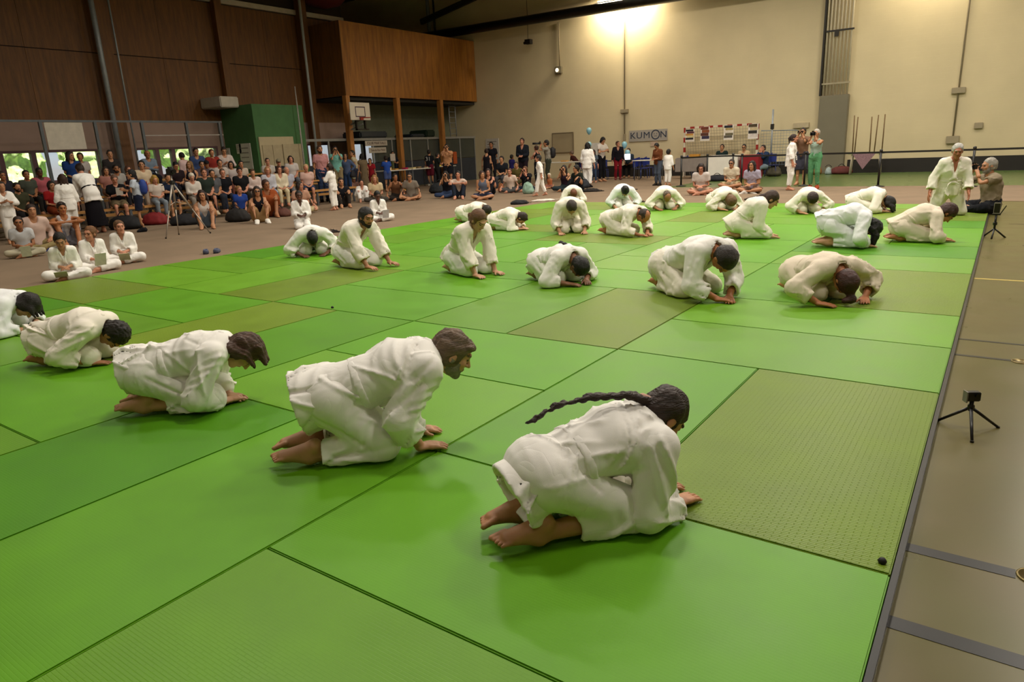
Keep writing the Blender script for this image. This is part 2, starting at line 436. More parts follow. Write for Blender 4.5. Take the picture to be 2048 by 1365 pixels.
def hand_prims(S, w, f, n, s, curl=12, detail=True):
    t = unit(np.cross(n, f)) * s          # towards the thumb
    n = unit(np.cross(f, t)) * s
    def bend(v, a): return unit(v * math.cos(rad(a)) - n * math.sin(rad(a)))
    S.add(capf(w - f * .02, w + f * .075, .019, .0135, t, 1.0 + 1.25), .012)
    S.add(capf(w + f * .045 + t * .026, w + f * .082 + t * .026, .012, .0105), .01)
    S.add(capf(w + f * .045 - t * .028, w + f * .072 - t * .030, .012, .0105), .01)
    for i, (o, L) in enumerate(((.030, .066), (.0105, .078), (-.0100, .073), (-.030, .056))):
        b = w + f * (.082 - abs(i - 1.2) * .004) + t * o
        sp = unit(f + t * o * 3.2)
        d1 = bend(sp, curl); d2 = bend(sp, curl * 2.4)
        m = b + d1 * L * .5; e = m + d2 * L * .5
        S.add(capf(b - sp * .008, m, .0098, .0088), .004).add(capf(m, e, .0088, .0072), .003)
    b = w + f * .022 + t * .024; d1 = unit(f * .75 + t * .85 - n * .15); d2 = unit(f * .95 + t * .45 - n * .25)
    m = b + d1 * .042; S.add(capf(b, m, .0155, .011), .012).add(capf(m, m + d2 * .034, .0105, .0085), .004)
def foot_prims(S, a, f, so, s, toes=True, infl=0.0):
    so = unit(so - f * float(so @ f)); t = unit(np.cross(f, so)) * s * 1.0
    heel = a + so * .042 - f * .045; ball = a + so * .058 + f * .125; tip = ball + f * .035
    S.add(capf(a - f * .01, heel, .036 + infl, .031 + infl), .03)
    S.add(capf(heel, ball, .029 + infl, .021 + infl, t, 1.0 + .45), .025)
    S.add(capf(a + f * .01, ball - so * .006, .036 + infl, .020 + infl, t, 1.35), .03)
    if toes:
        for i in range(5):
            o = (i - 2) * .0165; L = (.052, .046, .041, .035, .028)[i if s < 0 else i]
            r = (.0145, .0105, .010, .0095, .009)[i]
            b = ball + t * (.036 - i * .0185) - f * .004
            S.add(capf(b, b + f * (L + .008) + so * .004, r, r * .85), .003)
    else:
        S.add(capf(ball, tip, .021 + infl, .017 + infl, t, 1.6), .02)
def head_prims(S, J, fem=False, k=1.0):
    H, F, U, R = J.Hc, J.hF, J.hU, J.hS
    p = lambda f, s, u: H + F * f * k + R * s * k + U * u * k
    S.add(ellf(p(-.012, 0, .028), (F, R, U), V(.098, .076, .088) * k))
    S.add(ellf(p(.028, 0, -.03), (F, R, U), V(.064, .058, .082) * k), .02)
    S.add(capf(p(.035, .03, -.065), p(.068, .006, -.092), .024 * k, .020 * k), .02).add(capf(p(.035, -.03, -.065), p(.068, -.006, -.092), .024 * k, .020 * k), .02)
    S.add(capf(p(.082, .032, .034), p(.088, 0, .034), .012 * k, .012 * k), .012).add(capf(p(.082, -.032, .034), p(.088, 0, .034), .012 * k, .012 * k), .012)
    S.add(capf(p(.066, .042, -.018), p(.070, .034, -.022), .017 * k, .015 * k), .015).add(capf(p(.066, -.042, -.018), p(.070, -.034, -.022), .017 * k, .015 * k), .015)
    for s in (1, -1):
        S.sub(ellf(p(.100, s * .031, .012), (F, R, U), V(.018, .018, .011) * k), .01)
        S.add(ellf(p(.077, s * .031, .012), (F, R, U), V(.0125, .0135, .0115) * k), .002)
        S.add(ellf(p(-.008, s * .077, -.008), (F + R * s * -.35, R, U), V(.020, .008, .032) * k), .006)
    S.add(capf(p(.090, 0, .020), p(.113, 0, -.020), .0075 * k, .0115 * k), .010)
    S.add(capf(p(.098, .012, -.024), p(.098, -.012, -.024), .008 * k, .008 * k), .006)
    S.add(ellf(p(.086, 0, -.048), (F, R, U), V(.013, .024, .0065) * k), .005).add(ellf(p(.084, 0, -.058), (F, R, U), V(.012, .020, .0065) * k), .005)
def hair_sdf(J, st, k=1.0, seed=0.0):
    H, F, U, R = J.Hc, J.hF, J.hU, J.hS
    p = lambda f, s, u: H + F * f * k + R * s * k + U * u * k
    S = Sdf(); style = st['style']
    th = st.get('thick', .012)
    S.add(ellf(p(-.014 - th * .7, 0, .028 + th * .7), (F, R, U), (V(.095 + th * .75, .074 + th, .085 + th)) * k))
    if style in ('short', 'curly', 'fade', 'crop'):
        S.add(ellf(p(-.036, 0, -.008), (F, R, U), (V(.076, .069, .082) + th * .75) * k), .03)
        if style == 'crop': S.add(ellf(p(.055, 0, .075), (F, R, U), V(.05, .06, .03) * k), .03)
    else:
        S.add(ellf(p(-.032, 0, -.01), (F, R, U), (V(.078, .074, .085) + th) * k), .03)
    if style == 'bald':
        S.sub(ellf(p(.03, 0, .10), (F, R, U), V(.13, .064, .092) * k), .01)
    S.sub(ellf(p(.106, 0, -.030), (F, R, U), V(.080, .102, .106) * k) if style not in ('bob', 'long') else ellf(p(.114, 0, -.034), (F, R, U), V(.078, .060, .108) * k), .012)
    if style in ('short', 'curly', 'fade', 'bald', 'crop', 'bun', 'pony', 'braid'):
        for s in (1, -1):
            S.sub(ellf(p(.005, s * .092, -.03), (F, R, U), V(.034, .03, .045) * k), .01)
        S.sub(halff(p(-.02, 0, -.075), U), .02)      # nape
        S.sub(ellf(p(.04, 0, -.10), (F, R, U), V(.07, .09, .06) * k), .01)
    else:
        S.sub(halff(p(0, 0, -.10), U), .02)
    if style == 'bun':
        S.add(ellf(p(*st.get('bun', (-.12, 0, .06))), (F, R, U), V(.040, .042, .038) * k), .01)
    t = st.get('tail')
    if style in ('pony', 'braid', 'long', 'bob') and t is None:
        if style == 'pony': t = [[(-.105, 0, .05), (-.15, 0, .0), (-.13, 0, -.12), (-.12, 0, -.22)]]
        elif style == 'long': t = [[(-.06, s * .055, .0), (-.075, s * .07, -.12), (-.06, s * .07, -.25)] for s in (1, 0, -1)] + [[(.0, s * .085, .02), (.015, s * .092, -.10), (.03, s * .085, -.22)] for s in (1, -1)]
        elif style == 'bob': t = [[(-.05, s * .06, .0), (-.05, s * .07, -.11)] for s in (1, 0, -1)] + [[(.0, s * .082, .02), (.012, s * .09, -.10)] for s in (1, -1)]
        else: t = [[(-.10, 0, .04), (-.14, 0, -.02), (-.12, 0, -.2), (-.11, 0, -.36)]]
        t = [[p(*q) for q in ln] for ln in t]
    elif t is not None:
        t = [[V(q) for q in ln] for ln in t]
    if t:
        r0, r1 = st.get('tr', (.034, .018) if style in ('long', 'bob') else (.028, .012))
        for ln in t:
            n = len(ln) - 1
            if style == 'braid':
                m = 26
                for q in range(m):
                    u = q / (m - 1) * n; i = min(int(u), n - 1); c = lerp(ln[i], ln[i + 1], u - i)
                    d = unit(ln[i + 1] - ln[i]); sd = unit(np.cross(d, (0, 0, 1)))
                    r = (r0 + (r1 - r0) * q / m)
                    S.add(ellf(c + sd * r * (.55 if q % 2 else -.55), (d + sd * (-.6 if q % 2 else .6), sd, np.cross(d, sd)), (r * 1.35, r * .72, r * .9)), .004)
            else:
                for i in range(n):
                    S.add(capf(ln[i], ln[i + 1], r0 + (r1 - r0) * i / n, r0 + (r1 - r0) * (i + 1) / n), .02)
    amp = st.get('amp', {'curly': .009}.get(style, .0018)); sc = {'curly': 95.}.get(style, 70.)
    if style == 'curly' or amp > .005:
        S.disp = lambda P: amp * noisef(P, sc, seed)
    else:
        def dsp(P):
            x = (P - H) @ R; y = (P - H) @ F; z = (P - H) @ U
            return amp * np.sin(x * 230 / k + 4 * np.sin(y * 26 + seed) + 3 * np.sin(z * 22)) + .0055 * noisef(P, 34., seed) + .003 * noisef(P, 90., seed * 2)
        S.disp = dsp
    return S
def torso(S, J, o, w=1.0, fold=None, hips=True, k=.05, should=True):
    fa = lambda i: (fold[0], fold[1], fold[2] + i) if fold else None
    nbs = J.nb - dv(J.a1) * .04
    S.add(capf(J.waist, J.chest, (.098 + o) * w, (.112 + o) * w, Y, 1.32, fa(0)), k)
    S.add(capf(J.chest, nbs, (.112 + o) * w, .080 + o, Y, 1.42, fa(1)), k)
    if should: S.add(capf(lerp(J.sh[0], J.sh[1], .06), lerp(J.sh[1], J.sh[0], .06), .055 + o, .055 + o), k)
    if hips: S.add(capf(J.waist, J.P, (.100 + o) * w, (.118 + o) * w, Y, 1.3, fa(2)), k)
    return S
WHO = {}
def person(loc, rz, J, label, s=1.0, lod=2, skin_c='c08a68', hair=None, top=None, bot=None, shoes=None, w=1.0, hk=1.0, group=None,
           beard=None, glasses=None, fem=False, hat=None, curl=12, cat='person', lip='a0594a', seed=None):
    q = {k: v / s for k, v in LOD[lod].items()}
    seed = seed if seed is not None else (len(bpy.data.objects) * 1.37) % 6.28
    WALL[0] = max(.012, 1.75 * q['cl']); WALL[1] = lod < 2
    # body ------------------------------------------------------------
    B = Sdf(); torso(B, J, -.012, w)
    B.add(capf(J.nb - dv(J.a1) * .03, J.Hc - J.hU * .05 * hk - J.hF * .012, .062, .050), .03)
    for i in (0, 1):
        B.add(capf(J.sh[i], J.el[i], .050, .039), .04).add(capf(J.el[i], J.wr[i], .040, .026), .02)
        B.add(capf(J.hip[i], J.kn[i], .084 * w, .054), .05).add(capf(J.kn[i], lerp(J.kn[i], J.an[i], .35), .053, .053), .03).add(capf(lerp(J.kn[i], J.an[i], .35), J.an[i], .053, .034), .03)
    zc = -9. if J.kind == 'bench' else .003
    gnd = lambda S_: S_.cut(halff((0, 0, zc), (0, 0, -1)), .004) if zc > -1 else S_
    gnd(B)
    jobs = [(B, q['bd'])]
    Hd = Sdf(); head_prims(Hd, J, fem, hk)
    Hd.add(capf(J.nb - dv(J.a1) * .03, J.Hc - J.hU * .05 * hk - J.hF * .012, .060, .050), .02)
    jobs.append((Hd, q['hd']))
    for i, sg in ((0, 1), (1, -1)):
        Hn = Sdf(); Hn.add(capf(lerp(J.el[i], J.wr[i], .55), J.wr[i], .033, .0255), .01)
        hand_prims(Hn, J.wr[i] + J.hd[i][0] * .012, J.hd[i][0], J.hd[i][1], -sg, curl)
        jobs.append((gnd(Hn), q['hn']))
        if not shoes:
            Ft = Sdf(); Ft.add(capf(lerp(J.kn[i], J.an[i], .5), J.an[i], .048, .034), .02)
            foot_prims(Ft, J.an[i], J.ft[i][0], J.ft[i][1], -sg, lod < 2)
            jobs.append((gnd(Ft), q['ft']))
    def body_job():
        parts = [S_.mesh(h_) for S_, h_ in jobs]; nb_ = len(parts[0][1]); hv, hf = parts[1]
        v, f = join(parts)
        mi = np.zeros(len(f), np.int32)
        cc = hv[hf].mean(1) - J.Hc; a, b, u = cc @ J.hF / hk, np.abs(cc @ J.hS) / hk, cc @ J.hU / hk
        hm = np.zeros(len(hf), np.int32); fr = a > .055
        hm[fr & (np.abs(b - .031) < .012) & (np.abs(u - .011) < .0065)] = 1
        hm[fr & (b < .023) & (np.abs(u + .053) < .0085)] = 2
        hm[fr & (b > .012) & (b < .050) & (np.abs(u - .035 + (b - .03) ** 2 * 8) < .0055)] = 3
        if beard:
            jaw = (u < np.where(a > .055, -.036 - .25 * (.095 - a), -.012 - .2 * (a + .01))) & (a > -.012) & (u > -.135 + np.clip(.05 - a, 0, 1) * .8)
            jaw &= ~((b < .022) & (np.abs(u + .053) < .0085) & fr)
            jaw &= ~((a > .06) & (b > .026) & (u > -.055)) 
            jaw |= fr & (b < .027) & (np.abs(u + .040) < .0045) & (a > .075)
            hm[jaw & (hm == 0)] = 4
        mi[nb_:nb_ + len(hf)] = hm
        return v, f, mi
    hc = (hair or {}).get('col', '3a2a20')
    root = mesh_obj('person', None, None, [skin(skin_c), mat('eye', '2a1c14', .3, 0), mat('lip', lip, .5, .05), hairm(hc)] + ([mat('beard', beard, .8, .3, 60, .3, 200)] if beard else []), label=label, cat=cat, group=group)
    root.location = loc; root.rotation_euler = (0, 0, rz)
    PENDING.append((body_job, root, s))
    WHO[label] = (root, J, s, rz)
    def child(name, S, m, key, par=None, **kw):
        o = mesh_obj(name, None, None, m, par or root, **kw)
        PENDING.append((lambda: S.mesh(q[key]), o, s)); return o
    # hair ------------------------------------------------------------
    if hair and hair['style'] != 'none':
        ho = child('hair', hair_sdf(J, hair, hk, seed), hairm(hc), 'hr')
        if hair.get('tie'):
            T = Sdf(); a, b = hair['tie']; T.add(capf(a, b, .023, .023)); child('hair_tie', T, cloth(hair.get('tiecol', 'd8b0a0')), 'hr', ho)
    if glasses:
        H, F, U, R = J.Hc, J.hF, J.hU, J.hS; pp = lambda a, b, c: H + F * a * hk + R * b * hk + U * c * hk
        up = .10 if glasses == 'top' else .012; fo = .06 if glasses == 'top' else .1
        T = Sdf(); T.add(ellf(pp(fo, .031, up), (F, R, U), (.009, .027, .02)), .002).add(ellf(pp(fo, -.031, up), (F, R, U), (.009, .027, .02)), .002)
        T.add(capf(pp(fo, .01, up), pp(fo, -.01, up), .006, .006), .002).add(capf(pp(fo, .055, up), pp(-.0, .084, up), .005, .005), .002).add(capf(pp(fo, -.055, up), pp(-.0, -.084, up), .005, .005), .002)
        child('glasses', T, mat('dark_plastic', '141214', .25, 0), 'hn')
    if hat:
        H, F, U, R = J.Hc, J.hF, J.hU, J.hS; pp = lambda a, b, c: H + F * a * hk + R * b * hk + U * c * hk
        T = Sdf(); T.add(ellf(pp(-.012, 0, .035), (F, R, U), V(.117, .097, .105) * hk)); T.sub(halff(pp(0, 0, .045), U), .004)
        br = Sdf(); T.add(ellf(pp(.10, 0, .048), (F, R, U), V(.085, .075, .012) * hk), .01)
        child('cap', T, cloth(hat), 'hr')
    # clothes ---------------------------------------------------------
    fd = {0: (.0120, .075, seed), 1: (.0120, .085, seed), 2: (.008, .11, seed)}[lod]
    fdl = lambda i, a=1.0, wl=1.0: (fd[0] * a, fd[1] * wl, fd[2] + i * 1.9)
    if bot:
        kd = bot['kind']; T = Sdf(); wide = bot.get('r', 1.0); m = bot.get('mat') or cloth(bot['col'])
        if kd in ('trousers', 'shorts', 'gi'):
            T.add(capf(lerp(J.waist, J.P, .3), J.P, .115 * w, .130 * w, Y, 1.32, fdl(0)), .04)
            if J.kind == 'bow': T.add(ellf(J.P + V(-.03, 0, .0), ((1, 0, 0), (0, 1, 0), (0, 0, 1)), (.14 * w, .185 * w, .14 * w)), .06)
            for i in (0, 1):
                h, kn, an = J.hip[i], J.kn[i], J.an[i]
                if kd == 'shorts':
                    e = lerp(h, kn, bot.get('len', .8)); T.add(tube(h, e, .105 * w, .092, fold=fdl(i + 1), hollow=.05), .04)
                else:
                    tr, kr = (.112 * w, .092) if kd == 'gi' else (.098 * w, .072 * wide)
                    T.add(capf(h, kn, tr, kr, None, 1, fdl(i + 1)), .05)
                    e = lerp(kn, an, bot.get('len', .95))
                    T.add(tube(kn, e, kr, (.074 if kd == 'gi' else .055 * wide), fold=fdl(i + 3, 1.0, .8), hollow=.05), .03)
            T.cut(halff((0, 0, .004 if J.kind != 'bench' else -.6), (0, 0, -1)), .01)
        elif kd == 'skirt':
            L = bot.get('len', .5)
            if J.kind == 'stand': T.add(capf(J.waist, J.P, .112, .128, Y, 1.3), .02); T.add(tube(J.waist, J.P - V(0, 0, L), .12, .2, Y, 1.15, (.01, .09, seed), hollow=.1), .02)
            else:
                T.add(capf(J.waist, J.P, .12, .14, Y, 1.3), .03)
                for i in (0, 1): T.add(capf(J.hip[i], J.kn[i], .115, .085, None, 1, fdl(i)), .08)
                T.add(capf(lerp(J.hip[0], J.hip[1], .5), lerp(J.kn[0], J.kn[1], .5), .11, .09, Y, 1.4, fdl(3)), .06)
                if L > .6:
                    for i in (0, 1): T.add(capf(J.kn[i], lerp(J.kn[i], J.an[i], .8), .095, .10, None, 1, fdl(i)), .06)
                T.cut(halff((0, 0, .004 if J.kind != 'bench' else -.6), (0, 0, -1)), .01)
        child({'gi': 'trousers'}.get(kd, kd), T, m, 'cl')
    if top:
        kd = top['kind']; m = top.get('mat') or cloth(top['col'])
        o = {'gi': .024, 'tank': .006, 'tee': .014, 'shirt': .018, 'jacket': .028, 'dress': .016}[kd]
        sl = top.get('sleeve', {'gi': 1.62, 'tank': 0, 'tee': .62, 'shirt': 1.9, 'jacket': 1.9, 'dress': .4}[kd])
        n = nv(J.a1)
        T0 = torso(Sdf(), J, o, w, fdl(0), hips=kd != 'gi', should=kd != 'tank')
        if kd == 'tank':
            for i in (0, 1): T0.add(capf(J.chest + Y * (.07 - .14 * i), J.nb + Y * (.085 - .17 * i) - dv(J.a1) * .02, .075, .042), .03)
        T = T0.copy()
        for i in (0, 1):
            if sl <= 0: continue
            a, e, b = J.sh[i], J.el[i], J.wr[i]
            if kd == 'gi': ra, re, rc = (.084 if J.kind == 'bow' else .068), .080 if J.kind == 'bow' else .074, top.get('cuff', .076)
            elif kd == 'jacket': ra, re, rc = .078, .062, .048
            elif kd == 'shirt': ra, re, rc = .070, .056, .042
            else: ra, re, rc = .066, .064, .058
            if sl <= 1.0: T.add(tube(a, lerp(a, e, sl), ra, re, fold=fdl(i + 5, .8), hollow=.05), .04)
            else:
                T.add(capf(a, e, ra, re, None, 1, fdl(i + 5)), .03)
                T.add(tube(e, lerp(e, b, sl - 1), re, rc, fold=fdl(i + 7), hollow=.06), .02)
        if kd == 'gi':
            if J.kind == 'bow':
                hem = top.get('hem', (-.11, 0., -.05)); E = J.P + V(hem)
                T.add(tube(J.waist, E, .122 * w, top.get('hemr', .165) * w, Y, 1.18, fdl(9, 1.2, 1.3), hollow=.10, wall=.018), .03)
                T.add(capf(J.waist, lerp(J.waist, J.P, .9) + V(.03, 0, .0), .125 * w, .125 * w, Y, 1.3), .03)
            else:
                dn = {'stand': V(.0, 0, -.20), 'kneel': V(-.02, 0, -.10)}.get(J.kind)
                T.add(capf(J.waist, J.P, .118 * w, .132 * w, Y, 1.3), .03)
                if dn is None:
                    T.add(capf(J.waist, J.P, .124 * w, .145 * w, Y, 1.32, fdl(9)), .03)
                    for i in (0, 1): T.add(tube(J.hip[i], lerp(J.hip[i], J.kn[i], .45), .13, .118, fold=fdl(9 + i), hollow=.05), .05)
                else: T.add(tube(J.waist, J.P + dn, .122 * w, .155 * w, Y, 1.28, fdl(9, 1.2, 1.2), hollow=.1, wall=.02), .03)
        elif kd == 'dress' or top.get('long'):
            L = top.get('long', .45)
            if J.kind == 'stand': T.add(tube(J.waist, J.P - V(0, 0, L), .11 * w, top.get('hemr', .19) * w, Y, 1.2, fdl(9, 1.5, .7), hollow=.1), .03)
            else:
                for i in (0, 1): T.add(capf(J.hip[i], lerp(J.hip[i], J.kn[i], .95), .12, .10, None, 1, fdl(9 + i)), .08)
                T.add(capf(lerp(J.hip[0], J.hip[1], .5), lerp(J.kn[0], J.kn[1], .5), .115, .09, Y, 1.4, fdl(9)), .06)
        # neck opening
        T.sub(capf(J.nb - dv(J.a1) * .005 + n * .01, J.Hc, .066, .075), .008)
        vd = top.get('v', {'gi': .20, 'shirt': .07, 'jacket': .2, 'tank': .10, 'dress': .08}.get(kd, .0))
        A_ = J.nb + n * .065 - dv(J.a1) * .0; B_ = lerp(J.nb, J.chest, min(1, vd / .17)) + n * (.13 * w) - dv(J.am) * max(0, vd - .17)
        if vd: T.sub(capf(A_ + n * .02, B_ + n * .03, .060, .018), .006)
        if kd == 'tank':
            T.sub(capf(J.nb - n * .02, J.nb - n * .1 - dv(J.a1) * .04, .055, .055), .006)
        gnd(T)
        jo = child(top.get('name', {'gi': 'jacket', 'tee': 'shirt', 'tank': 'tank_top'}.get(kd, kd)), T, m, 'cl')
        if kd == 'gi':
            # lapel band round the neck and down the chest
            K = Sdf(); n2 = nv(J.am); u1 = dv(J.a1)
            back = J.nb - n * .070 + u1 * .012
            for s_ in (1, -1):
                sd = J.nb + Y * .068 * s_ + n * .0 + u1 * .018; fr = J.nb + n * .085 + Y * .052 * s_ - u1 * .035
                bt = B_ + n2 * .018 + Y * (.012 * s_) ; en = lerp(J.chest, J.waist, .8) + n2 * (.135 * w) - Y * .05 * s_
                for a, b in ((back, lerp(back, sd, .6) - n * .02), (lerp(back, sd, .6) - n * .02, sd), (sd, fr), (fr, bt), (bt, en)):
                    K.add(capf(a, b, .021, .021), .015)
            child('lapel', K, m, 'cl', jo)
            bc = top.get('belt', 'f2ece2')
            wb = lerp(J.waist, J.P, .12); nb2 = dv(J.a0)
            Z = Sdf(); Z.add(capf(J.waist + nb2 * .03, J.waist - nb2 * .09, (.098 + o + .014) * w, (.1 + o + .015) * w, Y, 1.32)); Z.cut(slabf(wb, nb2, .020), .003)
            fr = wb + nv(J.a0) * (.145 * w)
            Z.add(ellf(fr, (nv(J.a0), Y, nb2), (.026, .034, .026)), .008)
            for s_ in (1, -1):
                e1 = fr + Y * .07 * s_ + nv(J.a0) * .02 - nb2 * .02; e2 = e1 + Y * .05 * s_ + V(.02, 0, -.14 if J.kind != 'bow' else -.07)
                Z.add(capf(fr, e1, .011, .010, nb2, 1.9), .004).add(capf(e1, e2, .010, .009, V(1, 0, .2), 1.9), .004)
            child('belt', Z, cloth(bc) if bc != 'f2ece2' else m, 'cl', jo)
    if shoes:
        for i, sg in ((0, 1), (1, -1)):
            T = Sdf(); foot_prims(T, J.an[i], J.ft[i][0], J.ft[i][1], -sg, False, .008)
            T.cut(halff(J.an[i] + V(0, 0, .035), (0, 0, 1)), .004)
            T.cut(halff(J.an[i] - V(0, 0, .083), (0, 0, -1)), .004)
            child('shoe', T, cloth(shoes), 'ft')
    return root
# ---------------------------------------------------------------- simple solid shapes for the hall and its furniture
class MB:
    def __init__(s): s.v = []; s.f = []
    def box(s, x0, x1, y0, y1, z0, z1):
        o = len(s.v); s.v += [(x, y, z) for z in (z0, z1) for y in (y0, y1) for x in (x0, x1)]
        s.f += [tuple(o + i for i in q) for q in ((0, 2, 3, 1), (4, 5, 7, 6), (0, 1, 5, 4), (2, 6, 7, 3), (0, 4, 6, 2), (1, 3, 7, 5))]
        return s
    def tube(s, a, b, r, r2=None, n=10):
        a, b = V(a), V(b); d = unit(b - a); e1 = unit(np.cross(d, (.3, .5, .81))); e2 = np.cross(d, e1); r2 = r if r2 is None else r2
        o = len(s.v)
        for c, q in ((a, r), (b, r2)):
            s.v += [tuple(c + (e1 * math.cos(i * 6.2832 / n) + e2 * math.sin(i * 6.2832 / n)) * q) for i in range(n)]
        s.f += [(o + i, o + (i + 1) % n, o + n + (i + 1) % n, o + n + i) for i in range(n)]
        s.f += [tuple(o + i for i in range(n))[::-1], tuple(o + n + i for i in range(n))]
        return s
    def bar(s, a, b, w, h, up=(0, 0, 1)):
        a, b = V(a), V(b); d = unit(b - a); e1 = unit(np.cross(d, up)) * w / 2; e2 = unit(np.cross(e1, d)) * h / 2; o = len(s.v)
        for c in (a, b): s.v += [tuple(c - e1 - e2), tuple(c + e1 - e2), tuple(c + e1 + e2), tuple(c - e1 + e2)]
        s.f += [tuple(o + i for i in q) for q in ((0, 1, 2, 3), (7, 6, 5, 4), (0, 4, 5, 1), (1, 5, 6, 2), (2, 6, 7, 3), (3, 7, 4, 0))]
        return s
    def quad(s, *p):
        o = len(s.v); s.v += [tuple(map(float, q)) for q in p]; s.f.append(tuple(o + i for i in range(len(p)))); return s
    def lathe(s, c, prof, n=18):
        o = len(s.v); c = V(c)
        for r, z in prof: s.v += [(c[0] + r * math.cos(i * 6.2832 / n), c[1] + r * math.sin(i * 6.2832 / n), c[2] + z) for i in range(n)]
        for j in range(len(prof) - 1): s.f += [(o + j * n + i, o + j * n + (i + 1) % n, o + (j + 1) * n + (i + 1) % n, o + (j + 1) * n + i) for i in range(n)]
        s.f += [tuple(o + i for i in range(n))[::-1], tuple(o + (len(prof) - 1) * n + i for i in range(n))]
        return s
    def build(s, name, m, parent=None, smooth=False, bevel=0.0, base=None, **kw):
        """base: world point that becomes the object's origin (the thing's base)"""
        off = V(base) if base is not None else V(0., 0., 0.)
        me = bpy.data.meshes.new(name); me.from_pydata([tuple(V(p) - off) for p in s.v], [], s.f); me.materials.append(m)
        if bevel:
            bm = bmesh.new(); bm.from_mesh(me)
            bmesh.ops.bevel(bm, geom=[e for e in bm.edges if len(e.link_faces) == 2 and e.calc_face_angle(0) > .6], offset=bevel, segments=2, affect='EDGES', clamp_overlap=True)
            bm.to_mesh(me); bm.free()
        if smooth: me.polygons.foreach_set('use_smooth', np.full(len(me.polygons), True))
        o = bpy.data.objects.new(name, me)
        if base is not None and parent is None: o.location = tuple(off)
        return link_tag(o, parent, **kw)
def empty(name, loc, label, cat, group=None, rz=0):
    o = bpy.data.objects.new(name, None); o.location = tuple(map(float, loc)); o.rotation_euler = (0, 0, rz); o.empty_display_size = .1
    return link_tag(o, None, label, cat, group)
def wpart(root, mb, name, m, **kw):      # a part given in world coordinates under an unrotated empty
    return mb.build(name, m, parent=root, base=root.location, **kw)
def text_mesh(name, txt, size, m, parent, mat4, depth=.003):
    cu = bpy.data.curves.new(name, 'FONT'); cu.body = txt; cu.size = size; cu.extrude = depth; cu.align_x = 'CENTER'; cu.align_y = 'CENTER'; cu.resolution_u = 3
    t = bpy.data.objects.new(name + '_src', cu); C.objects.link(t)
    dg = bpy.context.evaluated_depsgraph_get(); me = bpy.data.meshes.new_from_object(t.evaluated_get(dg)); bpy.data.objects.remove(t, do_unlink=True)
    me.name = name; me.materials.clear(); me.materials.append(m); me.transform(mat4)
    return link_tag(bpy.data.objects.new(name, me), parent)

# ---------------------------------------------------------------- the hall: floor, walls, ceiling
def floor_mat():
    m = bpy.data.materials.new('sports_floor'); m.use_nodes = True; n = m.node_tree.nodes; l = m.node_tree.links; b = n['Principled BSDF']
    tc = n.new('ShaderNodeTexCoord'); sx = n.new('ShaderNodeSeparateXYZ'); l.new(tc.outputs['Object'], sx.inputs[0])
    gt = n.new('ShaderNodeMath'); gt.operation = 'GREATER_THAN'; gt.inputs[1].default_value = 22.05; l.new(sx.outputs['Y'], gt.inputs[0])
    no = n.new('ShaderNodeTexNoise'); no.inputs['Scale'].default_value = 2.5; no.inputs['Detail'].default_value = 6; l.new(tc.outputs['Object'], no.inputs['Vector'])
    mx = n.new('ShaderNodeMix'); mx.data_type = 'RGBA'; l.new(gt.outputs[0], mx.inputs[0]); mx.inputs[6].default_value = (*srgb('665e30'), 1); mx.inputs[7].default_value = (*srgb('5a7038'), 1)
    m2 = n.new('ShaderNodeMix'); m2.data_type = 'RGBA'; m2.blend_type = 'MULTIPLY'; m2.inputs[0].default_value = .25; l.new(mx.outputs[2], m2.inputs[6]); l.new(no.outputs['Color'], m2.inputs[7])
    l.new(m2.outputs[2], b.inputs['Base Color'])
    rr = n.new('ShaderNodeMapRange'); rr.inputs[3].default_value = .22; rr.inputs[4].default_value = .38; l.new(no.outputs['Fac'], rr.inputs[0]); l.new(rr.outputs[0], b.inputs['Roughness'])
    n2 = n.new('ShaderNodeTexNoise'); n2.inputs['Scale'].default_value = 160; l.new(tc.outputs['Object'], n2.inputs['Vector'])
    bp = n.new('ShaderNodeBump'); bp.inputs['Strength'].default_value = .06; l.new(n2.outputs['Fac'], bp.inputs['Height']); l.new(bp.outputs['Normal'], b.inputs['Normal'])
    return m
floor = MB().box(-25.3, 12, -10, 30.2, FLOOR - .2, FLOOR).build('floor', floor_mat(), kind='structure')
blackm = mat('black_line', '14100e', .35, .1, 20)
for (x0, x1, y0, y1, m) in ((0.0, .345, 2.252, 2.31, blackm), (0.0, 4.0, 1.765, 1.83, blackm), (.01, 4, 7.955, 8.0, mat('yellow_line', 'c0a850', .4)), (0, 4, 5.425, 5.455, blackm), (0, .33, 4.985, 5.02, blackm), (.45, 4, 10.55, 10.59, blackm), (.3, 4, 13.0, 13.03, blackm)):
    MB().box(x0, x1, y0, y1, FLOOR, FLOOR + .0015).build('court_line', m, floor)
for x, y in ((.40, 2.29), (.385, 5.0)):
    MB().lathe((x, y, FLOOR), [(.055, 0), (.055, .004), (.048, .005), (.046, .002)]).build('floor_socket', mat('brass', '7a6a40', .35, .1, metal=.8), floor, smooth=True)

